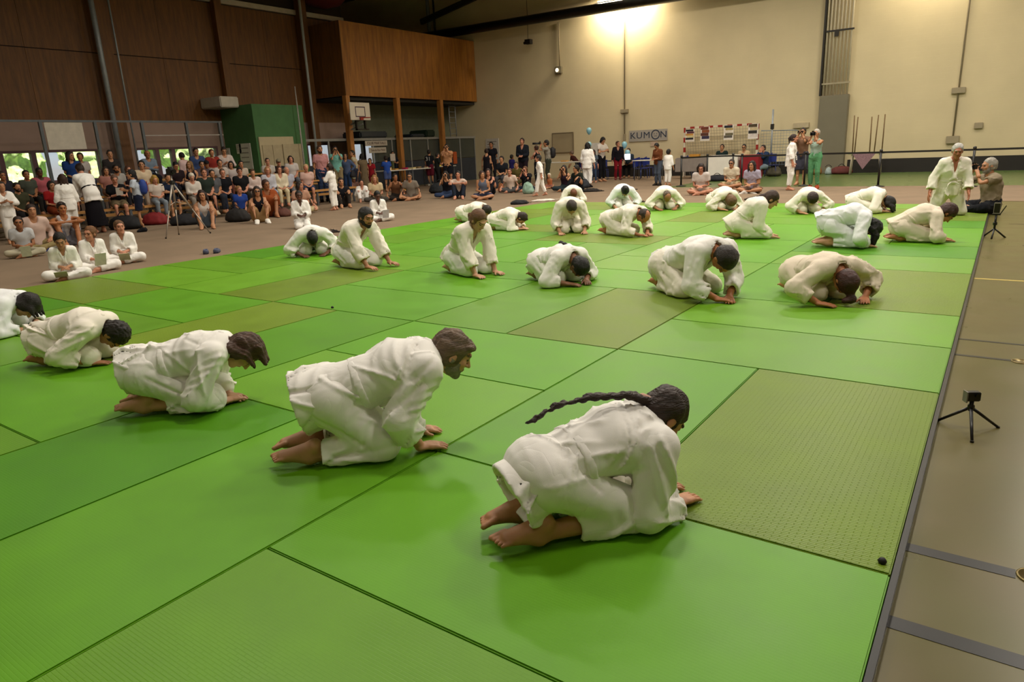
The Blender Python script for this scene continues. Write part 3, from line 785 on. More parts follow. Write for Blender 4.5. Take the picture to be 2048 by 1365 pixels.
def wall_mat(name, col, rough=.85):
    m = mat(name, col, rough, .05, .8); n = m.node_tree.nodes; l = m.node_tree.links; b = n['Principled BSDF']
    tc = n.new('ShaderNodeTexCoord'); mp = n.new('ShaderNodeMapping'); mp.inputs['Rotation'].default_value = (math.pi / 2, 0, 0); l.new(tc.outputs['Object'], mp.inputs['Vector'])
    br = n.new('ShaderNodeTexBrick'); br.inputs['Scale'].default_value = 1.0; br.inputs['Mortar Size'].default_value = .008; br.inputs['Brick Width'].default_value = .5; br.inputs['Row Height'].default_value = .2
    l.new(mp.outputs['Vector'], br.inputs['Vector'])
    bp = n.new('ShaderNodeBump'); bp.inputs['Strength'].default_value = .25; bp.inputs['Distance'].default_value = .01; bp.invert = True; l.new(br.outputs['Fac'], bp.inputs['Height']); l.new(bp.outputs['Normal'], b.inputs['Normal'])
    return m
wallm = wall_mat('painted_block', 'd2c29c')
MB().box(-25.3, 12, 30.0, 30.3, FLOOR, 10).box(-36, -25.3, 30.0, 30.3, 3.7, 10).build('wall_back', wallm, kind='structure')
MB().box(12, 12.3, -10, 30.3, FLOOR, 10).build('wall_right', wallm, kind='structure')
MB().box(-36.3, 12.3, -10.3, -10, FLOOR, 10).build('wall_front', wallm, kind='structure')
MB().box(-36.3, -36, 22.8, 30.3, 3.7, 10).build('wall_mezzanine', wallm, kind='structure')
MB().box(-36, -25.2, 22.8, 23.0, 3.9, 10).build('wall_mezzanine_side', wallm, kind='structure')
ceilm = mat('ceiling_deck', '3a332c', .9, .1, 2)
MB().box(-25.3, 12.3, -10.3, 30.3, 10, 10.2).build('ceiling', ceilm, kind='structure')
MB().box(-36.3, -25.3, 22.8, 30.3, 10, 10.2).build('ceiling_mezzanine', ceilm, kind='structure')
MB().box(-36, -25.3, 22.8, 30.0, 3.7, 3.9).build('floor_mezzanine', ceilm, kind='structure')
# dark skirting of the back wall
MB().box(-4.95, 12, 29.96, 30.0, FLOOR, .47).build('baseboard_back', mat('dark_skirting', '1c1610', .6), kind='structure')
MB().box(-16.5, -6.12, 29.96, 30.0, FLOOR, .47).build('baseboard_back_goal', mat('dark_skirting', '1c1610', .6), kind='structure')
# left wall: timber cladding above, boards and a window band below
def wood_mat(name, c0, c1, sc=(1.2, 1.2, .12), rough=.6):
    m = bpy.data.materials.new(name); m.use_nodes = True; n = m.node_tree.nodes; l = m.node_tree.links; b = n['Principled BSDF']
    tc = n.new('ShaderNodeTexCoord'); mp = n.new('ShaderNodeMapping'); mp.inputs['Scale'].default_value = sc; l.new(tc.outputs['Object'], mp.inputs['Vector'])
    t = n.new('ShaderNodeTexNoise'); t.inputs['Scale'].default_value = 7; t.inputs['Detail'].default_value = 8; t.inputs['Roughness'].default_value = .7; l.new(mp.outputs['Vector'], t.inputs['Vector'])
    r = n.new('ShaderNodeValToRGB'); r.color_ramp.elements[0].position = .32; r.color_ramp.elements[1].position = .68
    r.color_ramp.elements[0].color = (*srgb(c0), 1); r.color_ramp.elements[1].color = (*srgb(c1), 1); l.new(t.outputs['Fac'], r.inputs['Fac']); l.new(r.outputs['Color'], b.inputs['Base Color'])
    b.inputs['Roughness'].default_value = rough
    return m
plym = wood_mat('plywood', '74460e', 'a86c1e'); plyd = wood_mat('dark_plywood', '50300c', '7a4c16'); glum = wood_mat('glulam', '8a5420', 'b87c38', (3, 3, .3))
wl_ = MB().box(-25.3, -25.04, -10, 23, 2.95, 10).build('wall_left', mat('wall_core', '2a1c12', .9), kind='structure')
MB().box(-25.3, -25.0, -10, 30, FLOOR, 1.05).build('wall_left_base', mat('brown_board', '6b5548', .8), kind='structure')
MB().box(-25.3, -25.0, -10, 23, 2.06, 2.95).build('wall_left_band', mat('pink_board', '9a8072', .75, .06, 2), kind='structure')
yy = -9.9
while yy < 22.9:                     # plywood sheets of the cladding
    for z0, z1 in ((2.95, 5.1), (5.13, 7.2)):
        MB().box(-25.04, -25.0, yy, min(yy + 2.19, 22.95), z0, z1).build('cladding_sheet', plyd, wl_)
    yy += 2.2
MB().box(-25.06, -24.9, -10, 22.98, 7.24, 7.42).build('trim_gutter', mat('white_gutter', 'b8b0a4', .6), kind='structure')
# windows of the left wall
framem = mat('window_frame', '6a4a50', .6); glassm = mat('glass', 'e8f2ee', .03, 0, alpha=.12)
wy = [-1.0, 2.0, 3.2, 4.4, 5.6, 6.9, 7.7, 8.6, 9.5, 10.6, 11.5, None, 12.7, 13.5, 14.1, 14.9, 15.9, None, 20.2, 21.6, 22.7, 23.6, 24.5]
nwin = 0
for a, b in zip(wy[:-1], wy[1:]):
    if a is None or b is None: continue
    nwin += 1
    w = MB()
    for y0, y1, z0, z1 in ((a, a + .07, 1.05, 2.06), (b - .07, b, 1.05, 2.06), (a + .07, b - .07, 1.05, 1.12), (a + .07, b - .07, 1.99, 2.06)): w.box(-25.2, -25.02, y0, y1, z0, z1)
    wo = w.build('window_%d' % nwin, framem, kind='structure')
    MB().box(-25.12, -25.11, a + .07, b - .07, 1.12, 1.99).build('pane', glassm, wo)
for y0, y1 in ((-10, -1.0), (11.5, 12.7), (15.9, 20.2), (21.6, 22.7), (24.5, 30)):
    MB().box(-25.3, -25.0, y0, y1, 1.05, 2.06).build('wall_left_pier', mat('pink_board', '9a8072', .75, .06, 2), kind='structure')
MB().box(-25.3, -25.02, 23, 30, 2.06, 3.93).build('wall_left_recess', mat('grey_green_board', '6c705c', .8), kind='structure')
# timber columns, pipes on the left wall
for y0, y1 in ((12.08, 12.42), (16.45, 16.75), (20.36, 20.75), (-3.2, -2.9)):
    MB().box(-24.98, -24.7, y0, y1, FLOOR, 9.9).build('timber_column', plyd, label='dark timber wall column at %s' % {12.08: 'the grey downpipe between window groups', 16.45: 'the corner of the green cabin', 20.36: 'the slim pipe before the timber gallery', -3.2: 'the near end of the left wall'}[y0], cat='column', base=(-24.84, (y0 + y1) / 2, FLOOR))
pipem = mat('zinc_pipe', '8f9498', .45, .1, metal=.3)
MB().tube((-24.6, 11.95, FLOOR), (-24.6, 11.95, 9.9), .085, n=14).build('downpipe', pipem, smooth=True, label='thick grey downpipe running up the left timber wall', cat='pipe', base=(-24.6, 11.95, FLOOR))
MB().tube((-24.62, 12.52, FLOOR), (-24.62, 12.52, 9.9), .03).build('thin_pipe', pipem, smooth=True, label='thin grey pipe beside the thick downpipe on the timber wall', cat='pipe', base=(-24.62, 12.52, FLOOR))
MB().tube((-24.5, 20.28, FLOOR), (-24.5, 20.28, 9.9), .055).build('slim_pipe', mat('pale_pipe', 'a8aca8', .5), smooth=True, label='slim pale pipe left of the timber gallery', cat='pipe', base=(-24.5, 20.28, FLOOR))
# screen of posts and rails in front of the windows
steel = mat('grey_steel', '5c6064', .45, .08, metal=.5)
r = empty('screen_frame', (-23, 8, FLOOR), 'grey steel post screen in front of the left windows', 'screen frame')
for y in (2.5, 4.7, 6.9, 9.05, 10.57, 12.02, 13.55, 14.8):
    wpart(r, MB().box(-23.04, -22.96, y - .04, y + .04, FLOOR, 2.84), 'post', steel)
wpart(r, MB().box(-23.03, -22.97, -1, 14.9, 2.80, 2.86), 'top_rail', steel)
wpart(r, MB().box(-23.02, -22.98, 12.0, 14.9, 2.38, 2.41), 'mid_rail', mat('pale_rail', 'a8a098', .5))
for y0, y1 in ((9.1, 10.52),):
    wpart(r, MB().box(-23.01, -22.99, y0 + .05, y0 + 1.1, 2.02, 2.80), 'board', mat('pale_board', 'cfc6b6', .7))
# green cabin with the cream door
grn = mat('green_paint', '3f6a3a', .75, .08, 3)
g = MB().box(-25, -23, 16.24, 18.55, FLOOR, 3.48).build('green_cabin', grn, base=(-24, 17.3, FLOOR), label='dark green painted cabin with a cream door', cat='cabin')
cream = mat('cream_paint', 'b5a684', .6, .04)
def gp(mb, n, m, p=None): return mb.build(n, m, p or g, base=g.location)
fr = gp(MB().box(-23.0, -22.95, 16.33, 17.9, FLOOR, 2.3), 'door_frame', cream)
for y0, y1 in ((16.42, 16.86), (16.88, 17.3)): gp(MB().box(-22.95, -22.92, y0, y1, FLOOR, 2.0), 'door_leaf', mat('cream_door', 'a99a7a', .6))
gp(MB().box(-22.94, -22.90, 17.33, 18.25, FLOOR, 2.02), 'door_leaf', mat('cream_door', 'a99a7a', .6))
gp(MB().box(-22.92, -22.88, 16.44, 16.52, .95, 1.15), 'handle', steel)
MB().box(-24.98, -23.7, 15.45, 16.22, 3.40, 3.78).build('ventilation_unit', mat('white_metal', 'b9b0a0', .5), bevel=.03, base=(-24, 15.85, 3.40), label='white ventilation box on the edge of the green cabin roof', cat='vent unit')
for i, (px, py, w, h, lb) in enumerate(((478, 298, .30, .36, 'small white notice pinned above the poster board'), (452, 318, .62, .80, 'left white poster board on the green cabin'), (492, 313, .70, .95, 'right pale poster board on the green cabin'))):
    p = at_y(px, py, 16.2)
    b = MB().box(p[0] - w / 2, p[0] + w / 2, 16.19, 16.225, p[2] - h / 2, p[2] + h / 2).build('notice', mat('paper', 'cfc8bc', .8, .06, 12), base=p, label=lb, cat='notice')
    for k in range(4): MB().box(-w * .38, w * .30, -.016, -.012, h * (.3 - k * .18), h * (.34 - k * .18)).build('print_line', mat('grey_print', '8a8078', .8), b)
# timber gallery
gal = MB().box(-24.96, -23.04, 20.95, 29.98, 3.93, 6.86).build('timber_gallery', plyd, base=(-24, 25.5, 3.93), label='large timber clad gallery box on wooden posts', cat='gallery')
for i in range(8):
    y0 = 20.95 + i * 1.128; MB().box(-23.04, -23.0, y0 + .003, y0 + 1.128, 3.93, 6.86).build('cladding_sheet', plym, gal, base=gal.location)
MB().box(-24.96, -23.0, 20.92, 20.95, 3.93, 6.86).build('side_sheet', plyd, gal, base=gal.location)
for i, y in enumerate((20.98, 24.02, 27.07)):
    MB().box(-23.2, -22.96, y - .11, y + .11, FLOOR, 3.93).build('wooden_post', glum, bevel=.01, base=(-23.08, y, FLOOR), label=['wooden post behind the basketball board', 'middle wooden post under the timber gallery', 'right wooden post under the timber gallery'][i], cat='post')
MB().box(-25.0, -23.2, 21.0, 30, 3.78, 3.90).build('trim_gallery_beam', mat('dark_beam', '2a2620', .8), kind='structure')
# partition rail below the gallery
pane_m = mat('smoky_pane', '50544c', .2, .1, 3, alpha=.55); darkp = mat('slate_panel', '2c3038', .7, .15, 3)
MB().box(-25, -23.4, 21, 29.98, 2.1, 2.2).build('trim_storage_deck', mat('deck_board', '4a4438', .8), kind='structure')
r = empty('partition', (-23.1, 24.5, FLOOR), 'grey framed partition below the timber gallery', 'partition')
wpart(r, MB().box(-23.36, -23.26, 18.6, 30, 2.10, 2.20), 'top_rail', mat('pale_steel', '8c8a84', .5, metal=.2))
for i in range(10):
    y = 18.7 + i * 1.25
    wpart(r, MB().box(-23.34, -23.28, y - .03, y + .03, FLOOR, 2.1), 'post', mat('pale_steel', '8c8a84', .5, metal=.2))
    if y < 29:
        if y > 22: wpart(r, MB().box(-23.325, -23.31, y + .03, y + 1.22, 1.15, 2.1), 'pane', pane_m)
        wpart(r, MB().box(-23.33, -23.30, y + .03, y + 1.22, FLOOR, 1.12), 'panel', darkp)
for y0, y1, z0, z1, lb in ((21.9, 23.6, 2.2, 2.5, 'dark blue gym mats piled on the partition near the basketball board'), (25.2, 26.2, 2.2, 2.36, 'low dark bundle on the partition top'), (26.3, 26.95, 2.2, 2.55, 'green dark bag on the partition by the right post')):
    MB().box(-24.6, -23.4, y0, y1, z0, z1).build('stored_bundle', mat('navy_vinyl', '1c2630' if z1 != 2.55 else '16281c', .5), bevel=.06, base=(-24, (y0 + y1) / 2, z0), label=lb, cat='bundle')
lad = empty('wall_ladder', (-24.9, 28.6, 2.2), 'grey steel ladder on the wall beside the gallery recess', 'ladder')
for y in (28.35, 28.85): wpart(lad, MB().tube((-23.6, y, 2.2), (-23.6, y, 3.9), .025), 'rail', pipem, smooth=True)
for k in range(6): wpart(lad, MB().tube((-23.6, 28.35, 2.35 + k * .27), (-23.6, 28.85, 2.35 + k * .27), .015, n=6), 'rung', pipem, smooth=True)
# roof steel over the back wall
dk = mat('dark_steel', '2a2620', .5, .1, metal=.3)
MB().tube((-26, 29.2, 7.32), (12, 29.2, 7.05), .21, n=20).build('air_duct', mat('duct_steel', '3c3a34', .35, .1, metal=.7), smooth=True, base=(-7, 29.2, 7.2), label='dark round air duct along the top of the back wall', cat='duct')
for i, x in enumerate((-25.45, -25.05)):
    MB().tube((x, 29.4, 6.9), (x, 29.4, 10), .09 - .04 * i).build('roof_post', pipem if not i else dk, smooth=True, base=(x, 29.4, 6.9), label=['pale steel pipe rising above the gallery roof', 'dark steel pipe rising above the gallery roof'][i], cat='pipe')
MB().bar((-25.6, 29.0, 8.0), (-15, 29.0, 9.9), .18, .25).build('roof_brace', dk, base=(-25.6, 29, 8.0), label='dark steel brace slanting up from the gallery', cat='beam')
MB().lathe((-24.4, 21.5, 8.25), [(.02, -.72), (.7, -.55), (1.1, -.15), (1.25, .2), (1.25, .9)], 24).build('hanging_cloth', mat('red_cloth', '5a1210', .9, .1), smooth=True, base=(-24.4, 21.5, 7.5), label='dark red rounded cloth hanging from the roof', cat='cloth')
# luminaires: housing, diffuser and their own light
LAMP = (1.0, .93, .81)
def luminaire(x, y, z, e, label, sx=1.6, sy=.5):
    r = empty('ceiling_lamp', (x, y, z), label, 'lamp', 'ceiling lamps of the hall')
    wpart(r, MB().box(x - sx / 2, x + sx / 2, y - sy / 2, y + sy / 2, z, z + .12), 'housing', mat('lamp_housing', 'c8c4bc', .5))
    wpart(r, MB().box(x - sx / 2 + .04, x + sx / 2 - .04, y - sy / 2 + .04, y + sy / 2 - .04, z - .01, z), 'diffuser', mat('lamp_diffuser', 'ffe0b0', .5, 0, emit=4.0))
    for s in (-1, 1): wpart(r, MB().tube((x + s * sx * .4, y, z + .12), (x + s * sx * .4, y, 10), .012, n=6), 'rod', dk)
    l = area_light('lamp_light', (x, y, z - .03), (sx, sy), e, LAMP); l.data.spread = rad(170)
names_x = {-15: 'far left', -9: 'left', -3: 'middle', 3: 'right'}; names_y = {-3: 'nearest', 4.5: 'second', 12: 'third', 19: 'fourth', 25: 'farthest'}
EN = {-3: 45, 4.5: 210, 12: 330, 19: 330, 25: 170}  # unseen near row added to light camera-facing sides, far row to brighten back wall
for x in names_x:
    for y in names_y:
        luminaire(x, y, 8.6, EN[y] * {-15: .34, -9: .9, -3: 1.0, 3: .85}[x], 'long white ceiling lamp, %s column, %s row over the hall' % (names_x[x], names_y[y]))
# tube lamps standing on the duct: the bright pools on the back wall
for x, e, lb in ((-14.5, 330, 'bright tube lamp standing on the duct above the lettered banner'), (-2.6, 150, 'tube lamp standing on the duct above the staffs')):
    z = 7.44
    r = empty('tube_lamp', (x, 29.3, z), lb, 'lamp')
    wpart(r, MB().box(x - 1.1, x + 1.1, 29.22, 29.38, z, z + .06), 'housing', mat('lamp_housing', 'c8c4bc', .5))
    wpart(r, MB().tube((x - 1, 29.34, z + .1), (x + 1, 29.34, z + .1), .04), 'tube', mat('tube_glow', 'fff0c8', .5, 0, emit=6.0), smooth=True)
    area_light('tube_light', (x, 29.5, z + .25), (2.2, .3), e, (1, .86, .62), (rad(10), 0, 0))
sl_ = bpy.data.lights.new('sun', 'SUN'); sl_.energy = 14.0; sl_.angle = .02; sl_.color = (1, .96, .86)
so_ = bpy.data.objects.new('sun', sl_); C.objects.link(so_); so_.rotation_euler = Vector((-.45, .30, -.85)).to_track_quat('-Z', 'Y').to_euler()
# ---------------------------------------------------------------- mats and carpet
def mat_mat(name, c, emboss, rough):
    m = bpy.data.materials.new(name); m.use_nodes = True; n = m.node_tree.nodes; l = m.node_tree.links; b = n['Principled BSDF']
    tc = n.new('ShaderNodeTexCoord'); no = n.new('ShaderNodeTexNoise'); no.inputs['Scale'].default_value = 3.0; no.inputs['Detail'].default_value = 5
    oi = n.new('ShaderNodeObjectInfo'); ad = n.new('ShaderNodeVectorMath'); l.new(tc.outputs['Object'], ad.inputs[0]); l.new(oi.outputs['Location'], ad.inputs[1]); l.new(ad.outputs[0], no.inputs['Vector'])
    r = n.new('ShaderNodeValToRGB'); cc = srgb(c); r.color_ramp.elements[0].position = .25; r.color_ramp.elements[1].position = .75
    r.color_ramp.elements[0].color = (*[v * .90 for v in cc], 1); r.color_ramp.elements[1].color = (*[min(1, v * 1.08) for v in cc], 1)
    l.new(no.outputs['Fac'], r.inputs['Fac'])
    hs = n.new('ShaderNodeHueSaturation'); mr = n.new('ShaderNodeMapRange'); mr.inputs[3].default_value = .88; mr.inputs[4].default_value = 1.1; l.new(oi.outputs['Random'], mr.inputs[0]); l.new(mr.outputs[0], hs.inputs['Value'])
    l.new(r.outputs['Color'], hs.inputs['Color']); l.new(hs.outputs['Color'], b.inputs['Base Color'])
    rm = n.new('ShaderNodeMapRange'); rm.inputs[3].default_value = rough - .06; rm.inputs[4].default_value = rough + .1; l.new(no.outputs['Fac'], rm.inputs[0]); l.new(rm.outputs[0], b.inputs['Roughness'])
    b.inputs['Specular IOR Level'].default_value = .32
    wv = n.new('ShaderNodeTexBrick'); wv.inputs['Scale'].default_value = 1; wv.inputs['Brick Width'].default_value = .05; wv.inputs['Row Height'].default_value = .0125; wv.inputs['Mortar Size'].default_value = .0022; wv.inputs['Mortar Smooth'].default_value = 1.0
    l.new(tc.outputs['Object'], wv.inputs['Vector'])
    bp = n.new('ShaderNodeBump'); bp.inputs['Strength'].default_value = emboss; bp.inputs['Distance'].default_value = .004; bp.invert = True
    l.new(wv.outputs['Fac'], bp.inputs['Height']); l.new(bp.outputs['Normal'], b.inputs['Normal'])
    return m
MM = {'A': mat_mat('green_vinyl', '5e9a12', .10, .42), 'B': mat_mat('olive_tatami', '718c1e', .55, .40), 'C': mat_mat('soft_green_vinyl', '669a1c', .16, .40), 'D': mat_mat('dark_green_vinyl', '4d8a0c', .12, .45)}
matroot = empty('judo_mat_area', (-5, 8, FLOOR), 'large area of green judo mats laid edge to edge', 'mats')
known = {(-1, 2, 1, 2): 'B', (-2, 2, 1, 2): 'A', (-2, 1, 2, 1): 'A', (-2, 0, 2, 1): 'C', (-2, 4, 2, 1): 'C', (-2, 5, 2, 1): 'C', (-1, 6, 1, 2): 'B', (-2, 6, 1, 2): 'A', (-2, 8, 2, 1): 'C', (-2, 9, 2, 1): 'D',
         (-3, 4, 1, 2): 'B', (-4, 3, 2, 1): 'A', (-4, 2, 2, 1): 'C', (-3, 0, 1, 2): 'A', (-4, 0, 1, 2): 'D', (-6, 1, 2, 1): 'A', (-6, 0, 2, 1): 'C', (-5, 2, 1, 2): 'A', (-6, 2, 1, 2): 'B', (-8, 3, 2, 1): 'A', (-8, 2, 2, 1): 'C', (-10, 3, 2, 1): 'B', (-10, 2, 2, 1): 'D',
         (-4, 4, 1, 2): 'C', (-6, 4, 2, 1): 'A', (-6, 5, 2, 1): 'A', (-7, 4, 1, 2): 'B', (-8, 4, 1, 2): 'C', (-10, 4, 2, 1): 'C', (-10, 5, 2, 1): 'C', (-10, 6, 1, 2): 'D', (-9, 6, 1, 2): 'A', (-8, 6, 2, 1): 'C',
         (-4, 6, 2, 1): 'A', (-6, 6, 2, 1): 'A', (-4, 7, 2, 1): 'C', (-6, 7, 1, 2): 'A', (-4, 8, 1, 2): 'C', (-3, 8, 1, 2): 'A', (-5, 9, 2, 1) if False else (-6, 9, 2, 1): 'B'}
occ = {}
placed = []
for (x, y, w, h), t in known.items():
    cells = [(x + i, y + j) for i in range(w) for j in range(h)]
    if any(c in occ for c in cells): continue
    for c in cells: occ[c] = 1
    placed.append((x, y, w, h, t))
rng = random.Random(5)
for y in range(-3, 16):
    for x in range(-10, 0):
        if (x, y) in occ: continue
        opts = []
        if x + 1 < 0 and (x + 1, y) not in occ: opts.append((2, 1))
        if y + 1 < 16 and (x, y + 1) not in occ: opts.append((1, 2))
        w, h = rng.choice(opts) if opts else (1, 1)
        for i in range(w):
            for j in range(h): occ[x + i, y + j] = 1
        placed.append((x, y, w, h, rng.choice('AACCBD')))
MESH = {}
for x, y, w, h, t in placed:
    if (w, h) not in MESH:
        o = MB().box(.003, w - .003, .003, h - .003, FLOOR, 0).build('tatami_mat', MM['A'], matroot, bevel=.005)
        MESH[w, h] = o.data
    else:
        o = link_tag(bpy.data.objects.new('tatami_mat', MESH[w, h]), matroot)
    o.location = (x - matroot.location[0], y - matroot.location[1], -matroot.location[2])
    o.material_slots[0].link = 'OBJECT'; o.material_slots[0].material = MM[t]
for i, (x, y) in enumerate(((-.035, 2.06), (-5.13, 4.05))):
    MB().lathe((x, y, 0.0), [(.012, 0), (.015, .008), (.010, .017), (.003, .021)], 10).build('tape_wad', mat('black_tape', '101010', .6), smooth=True, base=(x, y, 0), label=['black tape wad on the mat corner by the right edge', 'small black tape wad on a mat seam at mid left'][i], cat='tape')
MB().box(.0, .02, -3, 15.6, FLOOR, -.012).build('trim_mat_edge', blackm, kind='structure')
carp = mat('grey_carpet', '86735f', .95, .10, 1.2, .25, 300, spec=.1)
for i, (x0, x1, y0, y1) in enumerate(((-24.95, -10.02, -9.9, 16.0), (-22.95, -9.2, 16.0, 29.9), (-9.2, -.02, 16.02, 22.05), (-.02, 6.0, 17.2, 22.05))):
    MB().box(x0, x1, y0, y1, FLOOR, FLOOR + .006).build('carpet', carp, base=((x0 + x1) / 2, (y0 + y1) / 2, FLOOR), cat='carpet',
        label=['grey brown carpet left of the mats under the crowd', 'grey brown carpet before the tables at the back left', 'grey brown carpet strip behind the far mat edge', 'grey brown carpet piece under the seated photographer at right'][i])

# ---------------------------------------------------------------- benches, tables, chairs
benchw = wood_mat('bench_wood', '9a6a34', 'c08c4c', (4, .4, 4))
TIER = [(-18.0, .45), (-19.35, .72), (-20.7, 1.04)]
for ti, (bx, bz) in enumerate(TIER):
    for k in range(3):
        y0 = 5.2 + k * 3.75
        r = empty('bench', (bx, y0 + 1.85, FLOOR), ['front', 'middle', 'rear'][ti] + ' row wooden bench, ' + ['nearest the left frame edge', 'in the middle of the crowd', 'farthest, by the green cabin'][k], 'bench', 'spectator benches')
        for j in range(2): wpart(r, MB().box(bx - .17 + j * .18, bx + j * .18, y0, y0 + 3.7, bz - .05, bz), 'seat_plank', benchw)
        for yy in (y0 + .3, y0 + 1.85, y0 + 3.4):
            wpart(r, MB().box(bx - .15, bx - .11, yy - .03, yy + .03, FLOOR, bz - .05).box(bx + .12, bx + .16, yy - .03, yy + .03, FLOOR, bz - .05).box(bx - .11, bx + .12, yy - .03, yy + .03, bz - .1, bz - .05), 'leg_frame', steel)
        if bz > .6: wpart(r, MB().box(bx + .28, bx + .75, y0, y0 + 3.7, bz - .50, bz - .45), 'foot_plank', benchw)
def table(x0, x1, y0, y1, z, label, m=None, cloth_m=None):
    r = empty('folding_table', ((x0 + x1) / 2, (y0 + y1) / 2, FLOOR), label, 'table')
    wpart(r, MB().box(x0, x1, y0, y1, z - .04, z), 'tabletop', m or mat('white_laminate', 'd8d2c6', .4), bevel=.008)
    for x in (x0 + .08, x1 - .08):
        for y in (y0 + .08, y1 - .08): wpart(r, MB().tube((x, y, FLOOR), (x, y, z - .04), .018, n=8), 'leg', steel, smooth=True)
    return r
table(-22.0, -21.3, 21.2, 22.75, .80, 'white folding table with food, left half below the signs')
table(-22.0, -21.3, 22.8, 24.3, .80, 'white folding table with food, right half by the bucket')
table(-23.0, -22.4, 25.6, 27.2, .80, 'small white table behind the seated women near the right post')
table(-17.4, -15.2, 26.7, 27.4, .80, 'long white table below the whiteboard')
table(-15.6, -13.0, 28.1, 28.8, .76, 'table carrying the laptop below the banner', mat('dark_green_top', '1c3028', .5))
table(-12.5, -11.3, 26.5, 27.1, .78, 'white table before the man in the checked shirt')
grey_t = empty('cloth_table', (-9.6, 27.5, FLOOR), 'low table draped with a grey cloth before the goal', 'table')
wpart(grey_t, MB().box(-10.9, -9.1, 27.2, 27.9, .55, .80), 'tabletop', mat('grey_drape', '8a8078', .9), bevel=.03)
wpart(grey_t, MB().box(-10.9, -9.1, 27.16, 27.2, .25, .78), 'drape', mat('grey_drape', '8a8078', .9), bevel=.01)
for x in (-10.7, -10.0, -9.3): wpart(grey_t, MB().tube((x, 27.4, FLOOR), (x, 27.4, .55), .02), 'leg', steel)
wt = empty('cloth_table', (-8.9, 26.9, FLOOR), 'table with a long white cloth before the goal', 'table')
wpart(wt, MB().box(-9.35, -8.2, 26.6, 27.2, FLOOR + .05, .86), 'white_cloth', mat('white_drape', 'e6dfd4', .9, .03), bevel=.02)
rt = empty('cloth_table', (-7.7, 26.9, FLOOR), 'narrow table with a red cloth beside the white table', 'table')
wpart(rt, MB().box(-8.1, -7.4, 26.6, 27.2, FLOOR + .05, .84), 'red_cloth', mat('red_drape', '8a1420', .85, .08), bevel=.02)
# food and boxes on the tables
fk = [(-21.6, 21.6, .25, .18, .10, 'e0cfa0', 'cream cake box on the left food table'), (-21.7, 22.1, .3, .2, .05, 'c08a30', 'orange tray on the left food table'), (-21.5, 22.55, .22, .16, .07, 'b01848', 'crimson packet on the food table'),
      (-21.6, 23.1, .3, .2, .05, 'd8c890', 'pale tray on the right food table'), (-21.7, 23.6, .25, .2, .07, '8a7048', 'brown box on the right food table'), (-21.5, 24.0, .2, .2, .04, 'd0b890', 'flat beige box at the end of the food table'),
      (-22.7, 26.2, .25, .15, .06, 'd8c040', 'yellow packet on the small table by the right post'), (-16.0, 27.0, .3, .2, .06, 'c89858', 'brown tray on the table below the whiteboard'), (-10.2, 27.5, .40, .18, .12, 'c08830', 'yellow wooden box on the grey draped table')]
for x, y, w, d, h, c, lb in fk:
    z = .80
    b = MB().box(x - w / 2, x + w / 2, y - d / 2, y + d / 2, z, z + h).build('food_box', mat('box', c, .7, .1, 10), bevel=.008, base=(x, y, z), label=lb, cat='box')
    MB().box(-w / 2 - .004, w / 2 + .004, -d / 2 - .004, d / 2 + .004, h * .8, h + .004).build('lid', mat('box', c, .6, .15, 14), b)
# laptop
lp = empty('laptop', (-13.6, 28.45, .76), 'open laptop with a glowing white screen', 'laptop')
wpart(lp, MB().box(-13.78, -13.42, 28.32, 28.56, .76, .78), 'base', mat('laptop_grey', '40403e', .4), bevel=.005)
wpart(lp, MB().box(-13.78, -13.42, 28.27, 28.29, .78, 1.02), 'screen', mat('screen_glow', 'f4f2ff', .4, 0, emit=1.6))
# a microphone stand / chairs
bluep = mat('blue_plastic', '24327a', .45, .06)
def chair(x, y, rz, lb):
    r = empty('plastic_chair', (x, y, FLOOR), lb, 'chair', 'blue chairs along the back wall', rz)
    sm = MB().box(-.22, .22, -.22, .22, .42, .45).build('seat', bluep, r, bevel=.012)
    MB().bar((-.21, 0, .52), (-.27, 0, .88), .44, .025, (0, 1, 0)).box(-.25, -.23, -.22, .22, .56, .86).build('backrest', bluep, r, bevel=.006)
    for sx in (-.19, .19):
        for sy in (-.19, .19): MB().tube((sx * 1.1, sy * 1.1, 0), (sx, sy, .42), .013, n=8).build('leg', mat('blue_tube', '30407a', .4), r, smooth=True)
    for sy in (-.2, .2): MB().tube((-.2, sy, .44), (-.25, sy, .62), .012, n=6).build('back_support', mat('blue_tube', '30407a', .4), r, smooth=True)
for i, (x, y, rz, lb) in enumerate(((-12.75, 27.9, 1.2, 'blue plastic chair right of the laptop, front one'), (-12.9, 28.9, 1.6, 'blue plastic chair right of the laptop, back one'), (-15.3, 27.7, 1.5, 'blue plastic chair behind the woman in red trousers'), (-14.4, 27.6, 1.9, 'blue plastic chair under the laptop table'), (-10.9, 28.6, 1.7, 'blue plastic chair left of the goal'), (-7.4, 28.4, 1.6, 'blue plastic chair behind the clapping man'))):
    chair(x, y, rz, lb)
